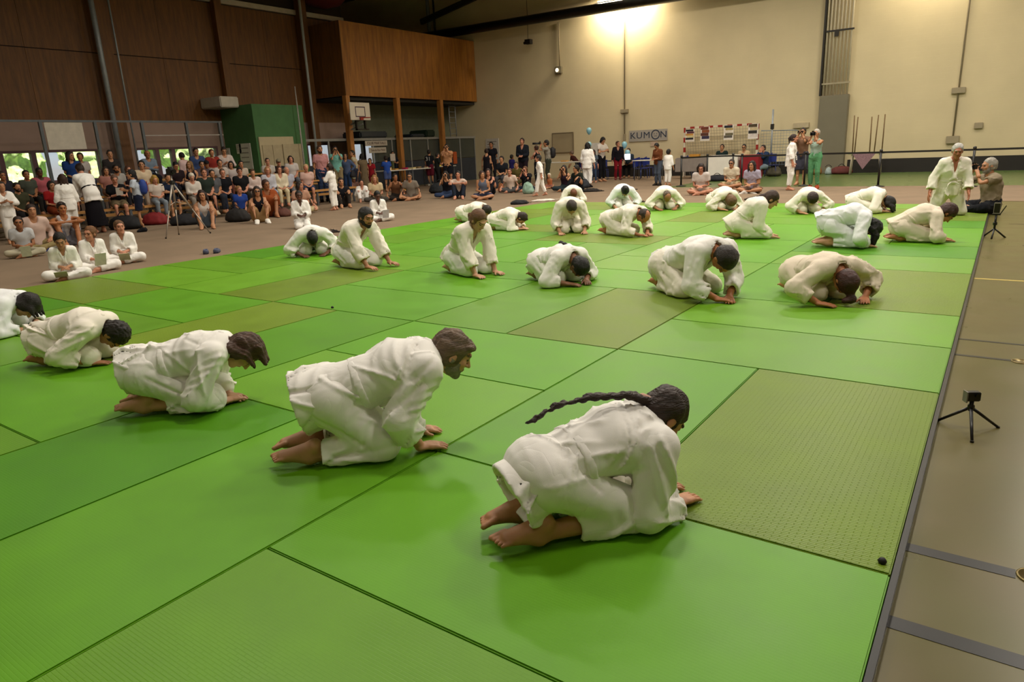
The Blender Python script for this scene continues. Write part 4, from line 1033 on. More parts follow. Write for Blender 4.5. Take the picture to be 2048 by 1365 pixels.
# ---------------------------------------------------------------- things on the back wall
ban = MB().box(-14.27, -12.40, 29.93, 29.96, 1.53, 2.02).build('banner', mat('grey_banner', 'a59c90', .8, .04), base=(-13.33, 29.93, 1.53), label='grey banner with big dark lettering on the back wall', cat='banner')
RX = Matrix.Rotation(math.pi / 2, 4, 'X')
inkm = mat('navy_ink', '2c3444', .8, .05)
for ch, x in (('K', -.74), ('U', -.42), ('M', -.06), ('N', .75)):
    text_mesh('letter', ch, .40, inkm, ban, Matrix.Translation((x, -.006, .25)) @ RX @ Matrix.Scale(1.12, 4, (1, 0, 0)))
ring = []
o_ = MB(); n_ = 28
for i in range(n_):
    a0, a1 = i * 6.2832 / n_, (i + 1) * 6.2832 / n_
    P_ = lambda a, r_: (.37 + r_ * math.cos(a), -.009, .265 + r_ * math.sin(a))
    o_.quad(P_(a0, .165), P_(a1, .165), P_(a1, .215), P_(a0, .215))
for ex in (-.06, .06): o_.quad(*[(.37 + ex + .017 * math.cos(t), -.009, .30 + .022 * math.sin(t)) for t in np.linspace(0, 6.283, 9)[:-1]])
o_.box(.30, .44, -.009, -.007, .195, .215)
o_.build('ring_face', inkm, ban)
MB().box(-13.2, -12.85, 29.94, 29.96, 1.30, 1.50).build('paper_notice', mat('pink_paper', 'c4a890', .8), base=(-13.0, 29.94, 1.3), label='small pale notice below the lettered banner', cat='notice')
wb = MB().box(-18.38, -17.25, 29.93, 29.97, 1.2, 2.08).build('whiteboard', mat('board_face', 'a89878', .35, .05, 2), base=(-17.8, 29.93, 1.2), label='plain framed whiteboard on the back wall', cat='whiteboard')
for x0, x1, z0, z1 in ((-18.42, -17.21, 2.08, 2.12), (-18.42, -17.21, 1.16, 1.2), (-18.42, -18.38, 1.2, 2.08), (-17.25, -17.21, 1.2, 2.08)):
    MB().box(x0, x1, 29.91, 29.97, z0, z1).build('frame', mat('board_frame', '7a6c54', .5), wb, base=wb.location)
ps = MB().box(-22.55, -21.7, 29.94, 29.97, .8, 2.03).build('wall_poster', mat('white_paper', 'c8c0b4', .8, .05, 8), base=(-22.1, 29.94, .8), label='tall white poster with faint print at the left end of the back wall', cat='poster')
for k in range(7): MB().box(-.34, .26 - .1 * (k % 3), -.004, -.002, 1.05 - k * .13, 1.09 - k * .13).build('print_line', mat('grey_print', '8a8078', .8), ps)
# conduits, boxes
cond = mat('conduit', '8a7c62', .6)
def conduit(x, z0, z1, lb, boxes=()):
    r = empty('wall_conduit', (x, 29.96, z0), lb, 'conduit')
    wpart(r, MB().tube((x, 29.95, z0), (x, 29.95, z1), .028, n=8), 'tube', cond, smooth=True)
    for z, w, h in boxes: wpart(r, MB().box(x - w / 2, x + w / 2, 29.88, 29.99, z - h / 2, z + h / 2), 'junction_box', mat('junction', '9c8e72', .6), bevel=.01)
conduit(-14.5, 1.6, 10, 'thin conduit with a junction box left of the lettered banner', ((2.9, .38, .16), (1.74, .10, .3)))
conduit(-1.53, 1.0, 10, 'thin conduit with two junction boxes on the right wall part', ((2.75, .42, .2), (1.07, .40, .26)))
conduit(-17.9, 5.15, 7.1, 'short conduit feeding the emergency light')
MB().box(-.93, -.67, 29.9, 30.0, 1.42, 1.62).build('socket_box', mat('junction', '9c8e72', .6), bevel=.01, base=(-.8, 29.9, 1.42), label='small square socket box on the far right wall', cat='socket')
MB().box(-7.05, -6.45, 29.9, 30, 1.75, 1.95).build('socket_box', mat('pale_junction', 'b8a888', .6), bevel=.01, base=(-6.8, 29.9, 1.75), label='pale socket box on the wall left of the grey panel', cat='socket')
el = MB().box(-18.12, -17.76, 29.80, 30, 4.82, 5.15).build('emergency_light', mat('grey_housing', '6c6450', .5), bevel=.03, base=(-17.94, 29.9, 4.82), label='small grey emergency light on the back wall', cat='light')
MB().lathe((0, 0, 0), [(.07, 0), (.09, .03), (.05, .05)], 14).build('lens', mat('lens_glow', 'fff0d0', .3, 0, emit=1.5), el, smooth=True)
el.children[0].location = (0, -.12, .16); el.children[0].rotation_euler = (math.pi / 2, 0, 0)
r = empty('loudspeaker', (-19.37, 29.5, 6.3), 'small black loudspeaker hanging high on the back wall', 'speaker')
wpart(r, MB().quad((-19.62, 29.4, 6.3), (-19.2, 29.4, 6.25), (-19.2, 29.6, 6.25), (-19.62, 29.6, 6.3)).box(-19.5, -19.2, 29.4, 29.65, 6.27, 6.48).tube((-19.6, 29.5, 6.33), (-19.4, 29.5, 6.38), .06, .1), 'body', mat('black_case', '14100c', .5))
wpart(r, MB().tube((-19.36, 29.5, 6.48), (-19.36, 29.5, 10), .012, n=6), 'cable', dk)
# grey panel and pipe bundle
MB().box(-6.08, -5.05, 29.68, 29.99, FLOOR, 2.9).build('pipe_casing', mat('grey_casing', '77705c', .75, .05, 2), bevel=.015, base=(-5.56, 29.84, FLOOR), label='tall flat grey pipe casing standing against the back wall', cat='casing')
r = empty('pipe_bundle', (-5.56, 29.86, 2.9), 'row of pale vertical pipes rising from the grey casing', 'pipes')
for i in range(8):
    x = -6.0 + i * .122
    wpart(r, MB().tube((x, 29.84, 2.9), (x - .02, 29.84, 10), .038, n=10), 'pipe', mat('cream_pipe', 'c9bda2', .45, .06), smooth=True)
wpart(r, MB().box(-6.12, -5.06, 29.78, 29.82, 5.18, 5.24), 'clamp', dk); wpart(r, MB().box(-6.12, -5.06, 29.78, 29.82, 3.30, 3.36), 'clamp', mat('pale_clamp', 'a09478', .5))
wpart(r, MB().box(-5.72, -5.58, 29.74, 29.80, 5.0, 5.2), 'valve', dk)
wpart(r, MB().box(-6.12, -6.06, 29.72, 30.0, 2.9, 10), 'backing_rail', dk)
# ---------------------------------------------------------------- handball goal with posters and net
red, wht = mat('red_paint', '9a1c14', .5), mat('white_paint', 'd8ccb4', .5)
gr = empty('handball_goal', (-9.8, 29.3, FLOOR), 'red and white handball goal against the back wall', 'goal')
for gx in (-11.34, -8.26):
    for k in range(10): wpart(gr, MB().box(gx - .04, gx + .04, 29.26, 29.34, FLOOR + k * .204, FLOOR + (k + 1) * .204), 'post_band', red if k % 2 else wht)
for k in range(15): wpart(gr, MB().box(-11.30 + k * .2, -11.30 + (k + 1) * .2, 29.26, 29.34, 1.95, 2.03), 'crossbar_band', red if k % 2 else wht)
def net(name, x0, x1, z0, z1, y, step, m, parent, base, y1=None):
    b = MB(); y1 = y if y1 is None else y1
    for i in range(int((x1 - x0) / step) + 1): b.tube((x0 + i * step, y, z1), (x0 + i * step, y1, z0), .006, n=4)
    for i in range(int((z1 - z0) / step) + 1):
        t = i * step / (z1 - z0); b.tube((x0, y + (y1 - y) * t, z1 - i * step), (x1, y + (y1 - y) * t, z1 - i * step), .006, n=4)
    o = b.build(name, m, parent, base=base); o['kind'] = 'stuff'; return o
net('net', -11.3, -8.3, .02, 1.95, 29.36, .12, mat('net_cord', '8a8274', .9), gr, gr.location, 29.85)
pal = [(('201c24', '5a2430', 'c89040', 'd8c890', '14141c', 'e8dccc'), -11.08), (('70301c', '8a4a24', '5a3020', '342a44', 'e4dccf'), -10.42), (('20242c', 'b09a60', 'e4d8c4', '6c6448', '5a5448', 'eee4d8'), -9.42), (('4a3a20', 'c8b48c', '2c2824', 'd8ccc4', 'ece2d8'), -8.42)]
for i, (cols, x) in enumerate(pal):
    p = MB().box(x - .20, x + .20, 29.20, 29.215, 1.42, 2.0 if i else 1.92).build('hanging_poster', mat('poster_paper', cols[-1], .6), base=(x, 29.2, 1.42), label=['dark poster with yellow figures on the left goal post', 'brown and violet poster on the goal crossbar', 'poster with a white clad figure on the goal crossbar', 'dark edged poster on the right goal corner'][i], cat='poster')
    h = (.58 if i else .5); nb = len(cols) - 1
    for k, c in enumerate(cols[:-1]):
        z1_ = h - k * (h - .08) / nb; MB().box(-.185 + .05 * (k % 2), .185 - .03 * ((k + 1) % 2), -.004 - .0005 * k, -.001, z1_ - (h - .08) / nb + .003, z1_ - .005).build('print_field', mat('print', c, .6, .2, 9), p)
# second net and post
vp = empty('volleyball_post', (-7.62, 29.0, FLOOR), 'thin grey volleyball post beside the goal', 'post')
wpart(vp, MB().tube((-7.62, 29, FLOOR), (-7.62, 29, 2.5), .035), 'post', pipem, smooth=True); wpart(vp, MB().lathe((-7.62, 29, FLOOR), [(.2, 0), (.2, .03), (.05, .06)]), 'base', dk); wpart(vp, MB().box(-7.68, -7.56, 28.95, 29.05, 1.75, 1.95), 'clamp', dk)
nn = empty('rolled_net', (-7.6, 29.2, .3), 'pale blue net hanging between the goal and the volleyball post', 'net')
net('mesh', -8.1, -6.75, .35, 1.7, 29.2, .11, mat('blue_net', '7c8894', .9), nn, nn.location); wpart(nn, MB().tube((-8.1, 29.2, 1.72), (-6.7, 29.25, 1.66), .015), 'cord', mat('blue_net', '7c8894', .9))
# balloons
for i, (x, z, lb) in enumerate(((-15.79, 2.10, 'light blue balloon floating highest over the tables'), (-15.8, 1.48, 'light blue balloon below the highest one, behind the girl in white'), (-14.0, 1.41, 'light blue balloon right of the woman in red trousers'), (-13.85, 1.05, 'lowest light blue balloon above the laptop table'), (-15.55, 1.25, 'light blue balloon half hidden beside the white display'))):
    b = MB().lathe((0, 0, 0), [(.005, -.175), (.05, -.145), (.10, -.07), (.122, .01), (.115, .07), (.08, .125), (.03, .148), (.004, .15)], 20).build('balloon', mat('blue_balloon', '8fc4d4', .25, .03), smooth=True, label=lb, cat='balloon', group='light blue balloons')
    b.location = (x, 28.9, z); MB().lathe((0, 0, -.185), [(.014, 0), (.004, .014)], 8).build('knot', mat('blue_balloon', '8fc4d4', .25, .03), b); MB().tube((0, 0, -.18), (.02, .0, -.18 - (z - .8)), .002, n=4).build('ribbon', mat('white_ribbon', 'd8d4cc', .6), b)
MB().box(-15.5, -14.95, 28.6, 28.64, .8, 1.55).build('display_board', mat('display', 'd8d0c4', .6, .1, 6), base=(-15.2, 28.6, .8), label='white display board standing on the table behind the girls', cat='board')
# ---------------------------------------------------------------- basketball board on the gallery post
bb = empty('basketball_board', (-22.3, 20.98, 2.85), 'white basketball backboard with a small hoop', 'basketball hoop')
wpart(bb, MB().box(-22.34, -22.30, 20.42, 21.54, 2.90, 3.60), 'backboard', mat('board_white', 'cfc4b2', .5, .03), bevel=.006)
ln = mat('purple_line', '3c2438', .6)
for y0, y1, z0, z1 in ((20.70, 21.26, 3.40, 3.44), (20.70, 21.26, 3.02, 3.06), (20.70, 20.74, 3.06, 3.40), (21.22, 21.26, 3.06, 3.40)): wpart(bb, MB().box(-22.30, -22.297, y0, y1, z0, z1), 'line', ln)
hp = MB()
for i in range(20):
    a0, a1 = i * 6.2832 / 20, (i + 1) * 6.2832 / 20; hp.tube((-22.02 + .22 * math.cos(a0), 20.98 + .22 * math.sin(a0), 2.98), (-22.02 + .22 * math.cos(a1), 20.98 + .22 * math.sin(a1), 2.98), .012, n=6)
wpart(bb, hp, 'rim', mat('orange_rim', 'a02818', .5), smooth=True); wpart(bb, MB().box(-22.3, -22.22, 20.9, 21.06, 2.9, 3.02), 'rim_bracket', mat('orange_rim', 'a02818', .5))
for z in (2.55, 2.75, 3.2): wpart(bb, MB().bar((-22.95, 20.98, z), (-22.34, 21.1, min(z + .2, 3.3)), .05, .05), 'arm', mat('pale_steel', '8c8a84', .5, metal=.2))
wpart(bb, MB().box(-22.5, -22.4, 20.8, 21.5, 2.5, 2.56).box(-22.5, -22.4, 20.8, 20.86, 2.5, 2.95).box(-22.5, -22.4, 21.3, 21.36, 2.5, 2.95), 'lower_bracket', dk)
# two lettered signs hung on the partition, and their small card
for i, (y0, y1, z0, z1, tx, sz, lb) in enumerate(((21.98, 23.34, 1.86, 2.08, 'CLUB MARTIALE', .16, 'upper white lettered sign on the partition'), (22.18, 23.24, 1.55, 1.79, 'Takeda Ryu Paris', .13, 'lower white lettered sign on the partition'))):
    s_ = MB().box(-23.26, -23.23, y0, y1, z0, z1).build('hanging_sign', mat('sign_paper', 'b0a594', .8, .04), base=(-23.23, (y0 + y1) / 2, z0), label=lb, cat='sign')
    text_mesh('lettering', tx, sz, mat('sign_ink', '5c4438', .8), s_, Matrix.Translation((.006, 0, (z1 - z0) / 2)) @ Matrix.Rotation(math.pi / 2, 4, 'Z') @ RX, .002)
st_ = empty('notice_stand', (-21.9, 22.2, FLOOR), 'green post holding a small white card below the lettered signs', 'stand')
wpart(st_, MB().box(-21.95, -21.85, 22.15, 22.25, FLOOR, 1.2), 'post', mat('olive_post', '4a5030', .7)); wpart(st_, MB().box(-21.86, -21.84, 22.05, 22.35, 1.18, 1.48), 'card', mat('card', 'b0a498', .8))
MB().box(-23.30, -23.25, 28.05, 28.35, .85, 1.45).build('orange_vest', mat('orange_cloth', 'b0501c', .8, .1), bevel=.015, base=(-23.2, 28.2, .85), label='orange vest hanging on the partition', cat='vest')
# leaning white pole
MB().tube((-22.7, 18.09, FLOOR), (-22.75, 18.12, 4.15), .045, .02, 10).build('white_pole', mat('chipped_white', '9a948c', .6, .2, 30), smooth=True, base=(-22.7, 18.09, FLOOR), label='tall white pole standing at the edge of the green cabin', cat='pole')

# ---------------------------------------------------------------- stanchions and belts
SP = [(-8.88, 22.7), (-8.3, 23.6), (-7.4, 23.55), (-6.72, 22.3), (-4.84, 22.4), (-2.74, 21.85), (-.55, 21.6), (2.2, 21.5)]
blk = mat('black_stanchion', '15120f', .45, .1)
for i, (x, y) in enumerate(SP):
    r = empty('stanchion', (x, y, FLOOR), ['black barrier post at the left end by the child in white', 'black barrier post behind the long haired woman', 'black barrier post behind the man in white', 'black barrier post between the seated man and woman', 'black barrier post beside the woman in green trousers', 'black barrier post before the staff rack', 'black barrier post behind the kneeling teacher', 'black barrier post beyond the seated photographer'][i], 'barrier post', 'barrier posts')
    wpart(r, MB().tube((x, y, FLOOR), (x, y, .93), .030, n=12), 'post', blk, smooth=True); wpart(r, MB().lathe((x, y, FLOOR), [(.17, .006), (.17, .02), (.06, .04), (.035, .06)]), 'base', blk, smooth=True); wpart(r, MB().lathe((x, y, .90), [(.036, 0), (.04, .03), (.04, .07), (.02, .085)], 12), 'head', blk, smooth=True)
    if i < len(SP) - 1:
        x2, y2 = SP[i + 1]; wpart(r, MB().bar((x, y, .90), (x2, y2, .90), .006, .05), 'belt', blk)
# staff rack
rk = empty('staff_stool', (-4.15, 28.6, FLOOR), 'cream stool with a pinkish cloth hanging in a point', 'stool')
for x in (-4.55, -3.65):
    for y in (28.45, 28.75): wpart(rk, MB().tube((x * 1.0 + (x + 4.15) * .12, y, FLOOR), (x, y, .72), .022), 'leg', mat('cream_leg', 'b8ac94', .5), smooth=True)
wpart(rk, MB().box(-4.68, -3.5, 28.38, 28.82, .70, .74), 'seat', mat('pale_green_top', '9aa070', .6), bevel=.01)
wpart(rk, MB().quad((-4.55, 28.37, .74), (-3.75, 28.37, .74), (-4.15, 28.34, .16)).quad((-4.55, 28.375, .74), (-4.15, 28.345, .16), (-3.75, 28.375, .74)), 'cloth', mat('pink_print', '8a6a70', .9, .3, 40))
stf = wood_mat('oak_staff', '5a4426', '806238', (3, 3, 3))
for i, (xt, xb, zt) in enumerate(((-4.61, -4.57, 2.08), (-4.49, -4.5, 2.02), (-4.03, -4.0, 2.0), (-3.82, -3.85, 2.05), (-3.61, -3.6, 2.06))):
    MB().tube((xb, 28.6, .745), (xt, 28.62, zt), .020, n=8).build('wooden_staff', stf, smooth=True, base=(xb, 28.6, .745), label=['first', 'second', 'third', 'fourth', 'fifth'][i] + ' upright wooden staff from the left on the cream stool', cat='staff', group='staffs on the stool')
# things at the foot of the grey casing
def bag(x, y, w, d, h, c, lb, cat='bag', z=FLOOR + .006, rz=0, straps=True):
    S = Sdf(); S.add(ellf((0, 0, h * .42), ((1, 0, 0), (0, 1, 0), (0, 0, 1)), (w / 2, d / 2, h * .52))).add(ellf((0, 0, h * .2), ((1, 0, 0), (0, 1, 0), (0, 0, 1)), (w * .55, d * .55, h * .24)), .1)
    S.cut(halff((0, 0, 0), (0, 0, -1)), .01); S.disp = lambda P: .012 * noisef(P, 26., x)
    v, f = S.mesh(max(.014, w / 24)); o = mesh_obj(cat.replace(' ', '_'), v, f, mat('bag_fabric', c, .8, .12, 9, .15, 60), label=lb, cat=cat); o.location = (x, y, z); o.rotation_euler = (0, 0, rz)
    if straps:
        T = MB(); q = [(-.12 + .24 * t, -d * .15, h * (.9 + .28 * math.sin(t * 3.1416))) for t in np.linspace(0, 1, 7)]
        for a, b in zip(q[:-1], q[1:]): T.tube(a, b, .012, n=6)
        T.build('handle', mat('strap', '181614', .7), o, smooth=True)
    return o
bag(-5.9, 29.2, .34, .3, .4, '8a5a28', 'brown paper bag at the foot of the grey casing'); bag(-5.45, 29.1, .2, .2, .3, '9aa8a8', 'pale bucket shaped bag at the foot of the grey casing'); bag(-5.0, 29.2, .75, .4, .32, '5a2420', 'dark red sports bag right of the grey casing')
bag(-7.3, 28.4, .5, .45, .42, '4a4434', 'round olive bag below the pale blue net'); bag(-8.6, 25.6, .8, .4, .24, '14141c', 'black bag lying before the white table')
bag(-17.3, 19.9, .75, .6, .42, '14181c', 'black backpack on the carpet beside the woman taking a photo', rz=.6); bag(-16.6, 9.35, .8, .5, .30, '17151a', 'black bag with a white tag on the carpet behind the tripod', rz=.9)
bag(-15.75, 10.2, .6, .4, .36, '1a1614', 'black backpack held by the woman in the white tank top', rz=.5); bag(-17.7, 9.1, .60, .40, .34, '7a1418', 'dark red bag by the seated man in black', rz=.6)
bag(-15.7, 11.5, .55, .35, .25, '5a3226', 'brown leather bag at the foot of the front bench'); bag(-15.9, 10.9, .5, .3, .22, '7a5a2a', 'tan bag in front of the woman in black'); bag(-18.3, 15.7, .55, .4, .26, '15131a', 'black bag before the seated woman by the standing girl')
bag(-17.4, 8.2, .8, .5, .36, '101014', 'large black bag behind the boy in the white jacket', rz=.4); bag(-13.0, 19.45, .38, .25, .42, '8fae9c', 'pale green shopping bag on the carpet before the crowd'); bag(-14.65, 20.2, .22, .16, .34, '9a5a30', 'red and yellow paper bag beside the two women')
bag(-12.35, 22.1, .42, .4, .36, '20242c', 'dark printed bag before the woman in patterned top')
bag(-13.3, 5.0, .25, .2, .3, '8a1820', 'red bag at the left frame edge', straps=False).location = (-16.6, 4.85, FLOOR + .006)
bk = MB().lathe((0, 0, 0), [(.16, 0), (.18, .02), (.2, .4), (.21, .42), (.19, .42)], 20).build('bucket', mat('white_plastic', 'c8bca4', .5), smooth=True, label='white plastic tub behind the man in grey', cat='bucket'); bk.location = (-18.7, 19.6, FLOOR + .006)
MB().tube((-.2, 0, .4), (0, -.02, .5), .006, n=6).tube((0, -.02, .5), (.2, 0, .4), .006, n=6).build('handle', steel, bk)
# shoes left at the mat edge
def shoe(x, y, rz, c, lb, z=FLOOR + .006, s=1.0, grp='shoes and sandals left at the mat edge'):
    S = Sdf(); S.add(capf((-.09, 0, .03), (.08, 0, .025), .038, .04, (0, 1, 0), 1.1)).add(capf((-.09, 0, .05), (-.03, 0, .06), .034, .036), .03); S.sub(ellf((-.06, 0, .10), ((1, 0, 0), (0, 1, 0), (0, 0, 1)), (.06, .03, .05)), .01); S.cut(halff((0, 0, 0), (0, 0, -1)), .004)
    v, f = S.mesh(.010); o = mesh_obj('shoe', v * s, f, mat('shoe_fabric', c, .8), label=lb, cat='shoe', group=grp); o.location = (x, y, z); o.rotation_euler = (0, 0, rz)
    MB().box(-.12 * s, .11 * s, -.042 * s, .042 * s, 0, .014 * s).build('sole', mat('sole', '15151a', .8), o, bevel=.004)
shoe(-10.74, 6.18, 2.55, '4a5068', 'left grey blue trainer lying at the left mat edge'); shoe(-10.64, 6.32, 2.4, '4a5068', 'right grey blue trainer lying at the left mat edge')
def sandal(x, y, rz, c, lb):
    S = Sdf(); S.add(capf((-.11, 0, .012), (.11, 0, .012), .036, .042, (0, 1, 0), 1.1)); S.cut(slabf((0, 0, .012), (0, 0, 1), .011), .003)
    v, f = S.mesh(.010); o = mesh_obj('sandal', v, f, mat('straw', c, .9), label=lb, cat='sandal', group='shoes and sandals left at the mat edge'); o.location = (x, y, FLOOR + .006); o.rotation_euler = (0, 0, rz)
    MB().tube((.06, 0, .024), (-.02, .04, .05), .008, n=6).tube((.06, 0, .024), (-.02, -.04, .05), .008, n=6).build('strap', mat('strap', '181614', .7), o)
for i, (x, y) in enumerate(((-11.0, 8.95), (-10.85, 9.1), (-10.75, 9.25), (-11.05, 9.2))): sandal(x, y, .4 + i * .5, '2a1a14', ['dark sandal, first of four by the kneeling child', 'dark sandal, second of four by the kneeling child', 'dark sandal, third of four by the kneeling child', 'dark sandal, fourth of four by the kneeling child'][i])
for i in range(6): sandal(-8.1 + i * .17, 16.35 + .03 * (i % 2), 1.5 + .2 * (i % 3), '2a1a12', ['first', 'second', 'third', 'fourth', 'fifth', 'sixth'][i] + ' dark sandal in the row behind the far mat edge')
for i, (x, y) in enumerate(((-10.9, 20.2), (-10.75, 20.4), (-10.2, 20.9), (-9.9, 21.1))): sandal(x, y, .3 + i, '241812', ['first', 'second', 'third', 'fourth'][i] + ' dark sandal scattered on the carpet at the back')
def garment(x, y, w, d, h, c, lb):
    S = Sdf(); S.add(ellf((0, 0, h * .3), ((1, 0, 0), (0, 1, 0), (0, 0, 1)), (w / 2, d / 2, h * .7))).add(ellf((w * .3, d * .2, h * .2), ((1, .4, 0), (-.4, 1, 0), (0, 0, 1)), (w * .35, d * .3, h * .45)), .04)
    S.cut(halff((0, 0, 0), (0, 0, -1)), .01); S.disp = lambda P: .015 * noisef(P, 24., x)
    v, f = S.mesh(.018); o = mesh_obj('folded_garment', v, f, mat('garment', c, .9, .1), label=lb, cat='garment'); o.location = (x, y, FLOOR + .006); o.rotation_euler = (0, 0, .9)
    MB().bar((w * .2, 0, h * .55), (w * .75, d * .3, .02), .05, .012).build('sleeve', mat('garment', c, .9, .1), o)
garment(-10.75, 15.6, .5, .34, .12, '15131a', 'black garment dropped at the far left mat corner'); garment(-10.6, 16.6, .7, .25, .06, 'd8d0c4', 'white cloth lying beside the black garment'); garment(-11.05, 20.25, .6, .3, .12, '1c1612', 'dark jacket dropped on the carpet behind the mats')

# ---------------------------------------------------------------- camera tripods
silver = mat('silver_metal', 'a9a196', .35, .05, metal=.6)
T0 = np.array([-14.15, 7.72, FLOOR])
r = empty('camera_tripod', T0, 'silver camera tripod standing before the crowd', 'tripod')
top_ = V(T0) + V(0, 0, 1.12)
for fx, fy in ((332, 478), (421, 467), (358, 470)):
    p = at_z(fx, fy, FLOOR + .006); mid = lerp(top_, p, .5)
    lg = wpart(r, MB().tube(top_, mid, .020, .018, 8), 'leg', silver, smooth=True); wpart(r, MB().tube(mid, p, .013, .011, 8), 'lower_leg', silver, smooth=True)
    wpart(r, MB().lathe(tuple(p), [(.014, .0), (.017, .03)], 8), 'rubber_foot', blackm); wpart(r, MB().tube(V(T0) + V(0, 0, .72), lerp(top_, p, .42), .007, n=6), 'brace', silver)
wpart(r, MB().tube(V(T0) + V(0, 0, .68), top_ + V(0, 0, .14), .016, n=10), 'centre_column', silver, smooth=True)
wpart(r, MB().box(T0[0] - .05, T0[0] + .05, T0[1] - .05, T0[1] + .05, 1.04, 1.12), 'head', mat('black_case', '14100c', .5), bevel=.015)
wpart(r, MB().tube((T0[0], T0[1], 1.10), (T0[0] - .25, T0[1] - .1, 1.02), .009, n=6), 'pan_handle', mat('black_case', '14100c', .5))
cb = empty('video_camera', (T0[0], T0[1], 1.22), 'small black video camera on the silver tripod', 'camera')
wpart(cb, MB().box(T0[0] - .09, T0[0] + .09, T0[1] - .05, T0[1] + .05, 1.235, 1.36), 'body', mat('black_case', '14100c', .5), bevel=.012); wpart(cb, MB().tube((T0[0] + .08, T0[1], 1.30), (T0[0] + .17, T0[1], 1.30), .035, .042), 'lens', mat('black_glass', '08080c', .1)); wpart(cb, MB().box(T0[0] - .04, T0[0] + .04, T0[1] - .03, T0[1] + .03, 1.36, 1.40), 'microphone', mat('black_case', '14100c', .5))
# action camera on a mini tripod, right front
bp_ = mat('black_plastic', '100e0e', .35, .1)
hx, hy = at_z(1941, 822, .055)[:2]
r = empty('mini_tripod', (hx, hy, FLOOR), 'black mini tripod with a cube action camera by the mat edge', 'mini tripod')
hub = V(hx, hy, .075)
for fx, fy in ((1874, 842), (1996, 855), (1944, 884)):
    p = V(at_z(fx, fy, FLOOR + .004)); wpart(r, MB().tube(hub, p, .0085, .0065, 8), 'leg', bp_, smooth=True); wpart(r, MB().lathe(tuple(p - V(0, 0, .004)), [(.009, 0), (.008, .01)], 8), 'foot', bp_)
wpart(r, MB().lathe(tuple(hub - V(0, 0, .02)), [(.012, 0), (.016, .012), (.016, .03), (.010, .035), (.010, .055)], 12), 'ball_head', bp_, smooth=True)
ac = empty('action_camera', (hx, hy, .11), 'cube shaped black action camera on the mini tripod', 'camera', rz=.5)
MB().box(-.032, .032, -.018, .018, 0, .048).build('body', bp_, ac, bevel=.004); MB().tube((.012, -.018, .032), (.012, -.027, .032), .011, n=14).build('lens', mat('black_glass', '08080c', .1), ac); MB().box(-.036, -.030, -.02, .02, -.006, .05).build('clamp', mat('grey_clip', '77726a', .4), ac); MB().box(-.024, .024, .018, .0185, .006, .042).build('screen', mat('dark_screen', '20201a', .15), ac)
# phone on a small tripod further back
px_, py_ = at_z(1986, 476, FLOOR)[:2]
r = empty('phone_tripod', (px_, py_, FLOOR), 'small black tripod with a phone clamp at the far mat edge', 'mini tripod')
for a in (0.4, 2.5, 4.6): wpart(r, MB().tube((px_, py_, .09), (px_ + .15 * math.cos(a), py_ + .15 * math.sin(a), FLOOR), .010, .012, 8), 'leg', bp_, smooth=True)
wpart(r, MB().tube((px_, py_, .08), (px_, py_, .27), .014, n=10), 'column', bp_, smooth=True); wpart(r, MB().lathe((px_, py_, .13), [(.014, 0), (.026, .01), (.026, .04), (.014, .05)], 10), 'collar', bp_); wpart(r, MB().box(px_ - .05, px_ + .05, py_ - .012, py_ + .012, .27, .29), 'clamp', bp_)
wpart(r, MB().bar((px_ + .045, py_, .29), (px_ + .10, py_, .40), .02, .012), 'clamp_arm', bp_)
ph = empty('phone', (px_, py_, .29), 'pale phone held in the small tripod clamp', 'phone'); MB().box(-.038, .038, -.005, .005, 0, .15).build('body', mat('phone_white', 'b0a89c', .3), ph, bevel=.004); MB().box(-.034, .034, -.0055, -.005, .01, .14).build('screen', mat('dark_screen', '20201a', .15), ph)
# trees outside the windows
for i in range(11):
    y = -2.5 + (i // 2) * 4.4 + (i % 2) * 2.2; x = -33.5 - (i % 2) * 3.6
    S = Sdf(); rg = random.Random(i)
    for k in range(9): S.add(ellf((rg.uniform(-.9, .9), rg.uniform(-.7, .7), rg.uniform(.6, 4.6)), ((1, 0, 0), (0, 1, 0), (0, 0, 1)), (rg.uniform(.8, 1.3), rg.uniform(.9, 1.4), rg.uniform(.8, 1.3))), .3)
    S.disp = lambda P, i=i: .22 * noisef(P, 6., i) + .13 * noisef(P, 15., i * 2.)
    v, f = S.mesh(.15)
    t = empty('tree', (x, y, FLOOR), '%s leafy tree from the left in the %s row outside the windows' % (('first', 'second', 'third', 'fourth', 'fifth', 'sixth')[i // 2], ('near', 'far')[i % 2]), 'tree', 'trees outside the windows')
    mesh_obj('crown', v, f, mat('foliage', 'c2dc92', .8, .45, 5, .5, 12), t); MB().tube((0, 0, 0), (0, 0, 2), .15).build('trunk', plyd, t)
MB().box(-60, -25.3, -30, 60, FLOOR - .3, FLOOR - .1).build('ground', mat('grass', '5c7a38', .9, .2), kind='structure')
# ---------------------------------------------------------------- people of the photograph
GI = gicloth(); GIC = gicloth('f0e8da'); GIB = gicloth('eeeff0'); GIW = gicloth('e4d6c2')
def R2(a): return np.array([[math.cos(a), -math.sin(a)], [math.sin(a), math.cos(a)]])
def root_from(pos, J, s, ang): return np.array(pos[:2]) - R2(rad(ang)) @ (np.array(J.Hc[:2]) * s)
def gi(m=None, **k): return dict(dict(kind='gi', mat=m or GI), **k)
def gt(m=None, **k): return dict(dict(kind='gi', mat=m or GI, len=.85), **k)
def bow(px, ang, s, lod, label, J, hair, skin_c='c08e6c', m=None, mt=None, tl=.85, loc=None, **k):
    z = float(J.Hc[2]) * s
    xy = loc if loc is not None else root_from(at_z(px[0], px[1], z), J, s, ang)
    t = k.pop('top', {})
    return person((xy[0], xy[1], .004), rad(ang), J, label, s=s, lod=lod, skin_c=skin_c, hair=hair, top=gi(m, **t), bot=gt(mt or m, len=tl), group='practitioners bowing on the mats', **k)
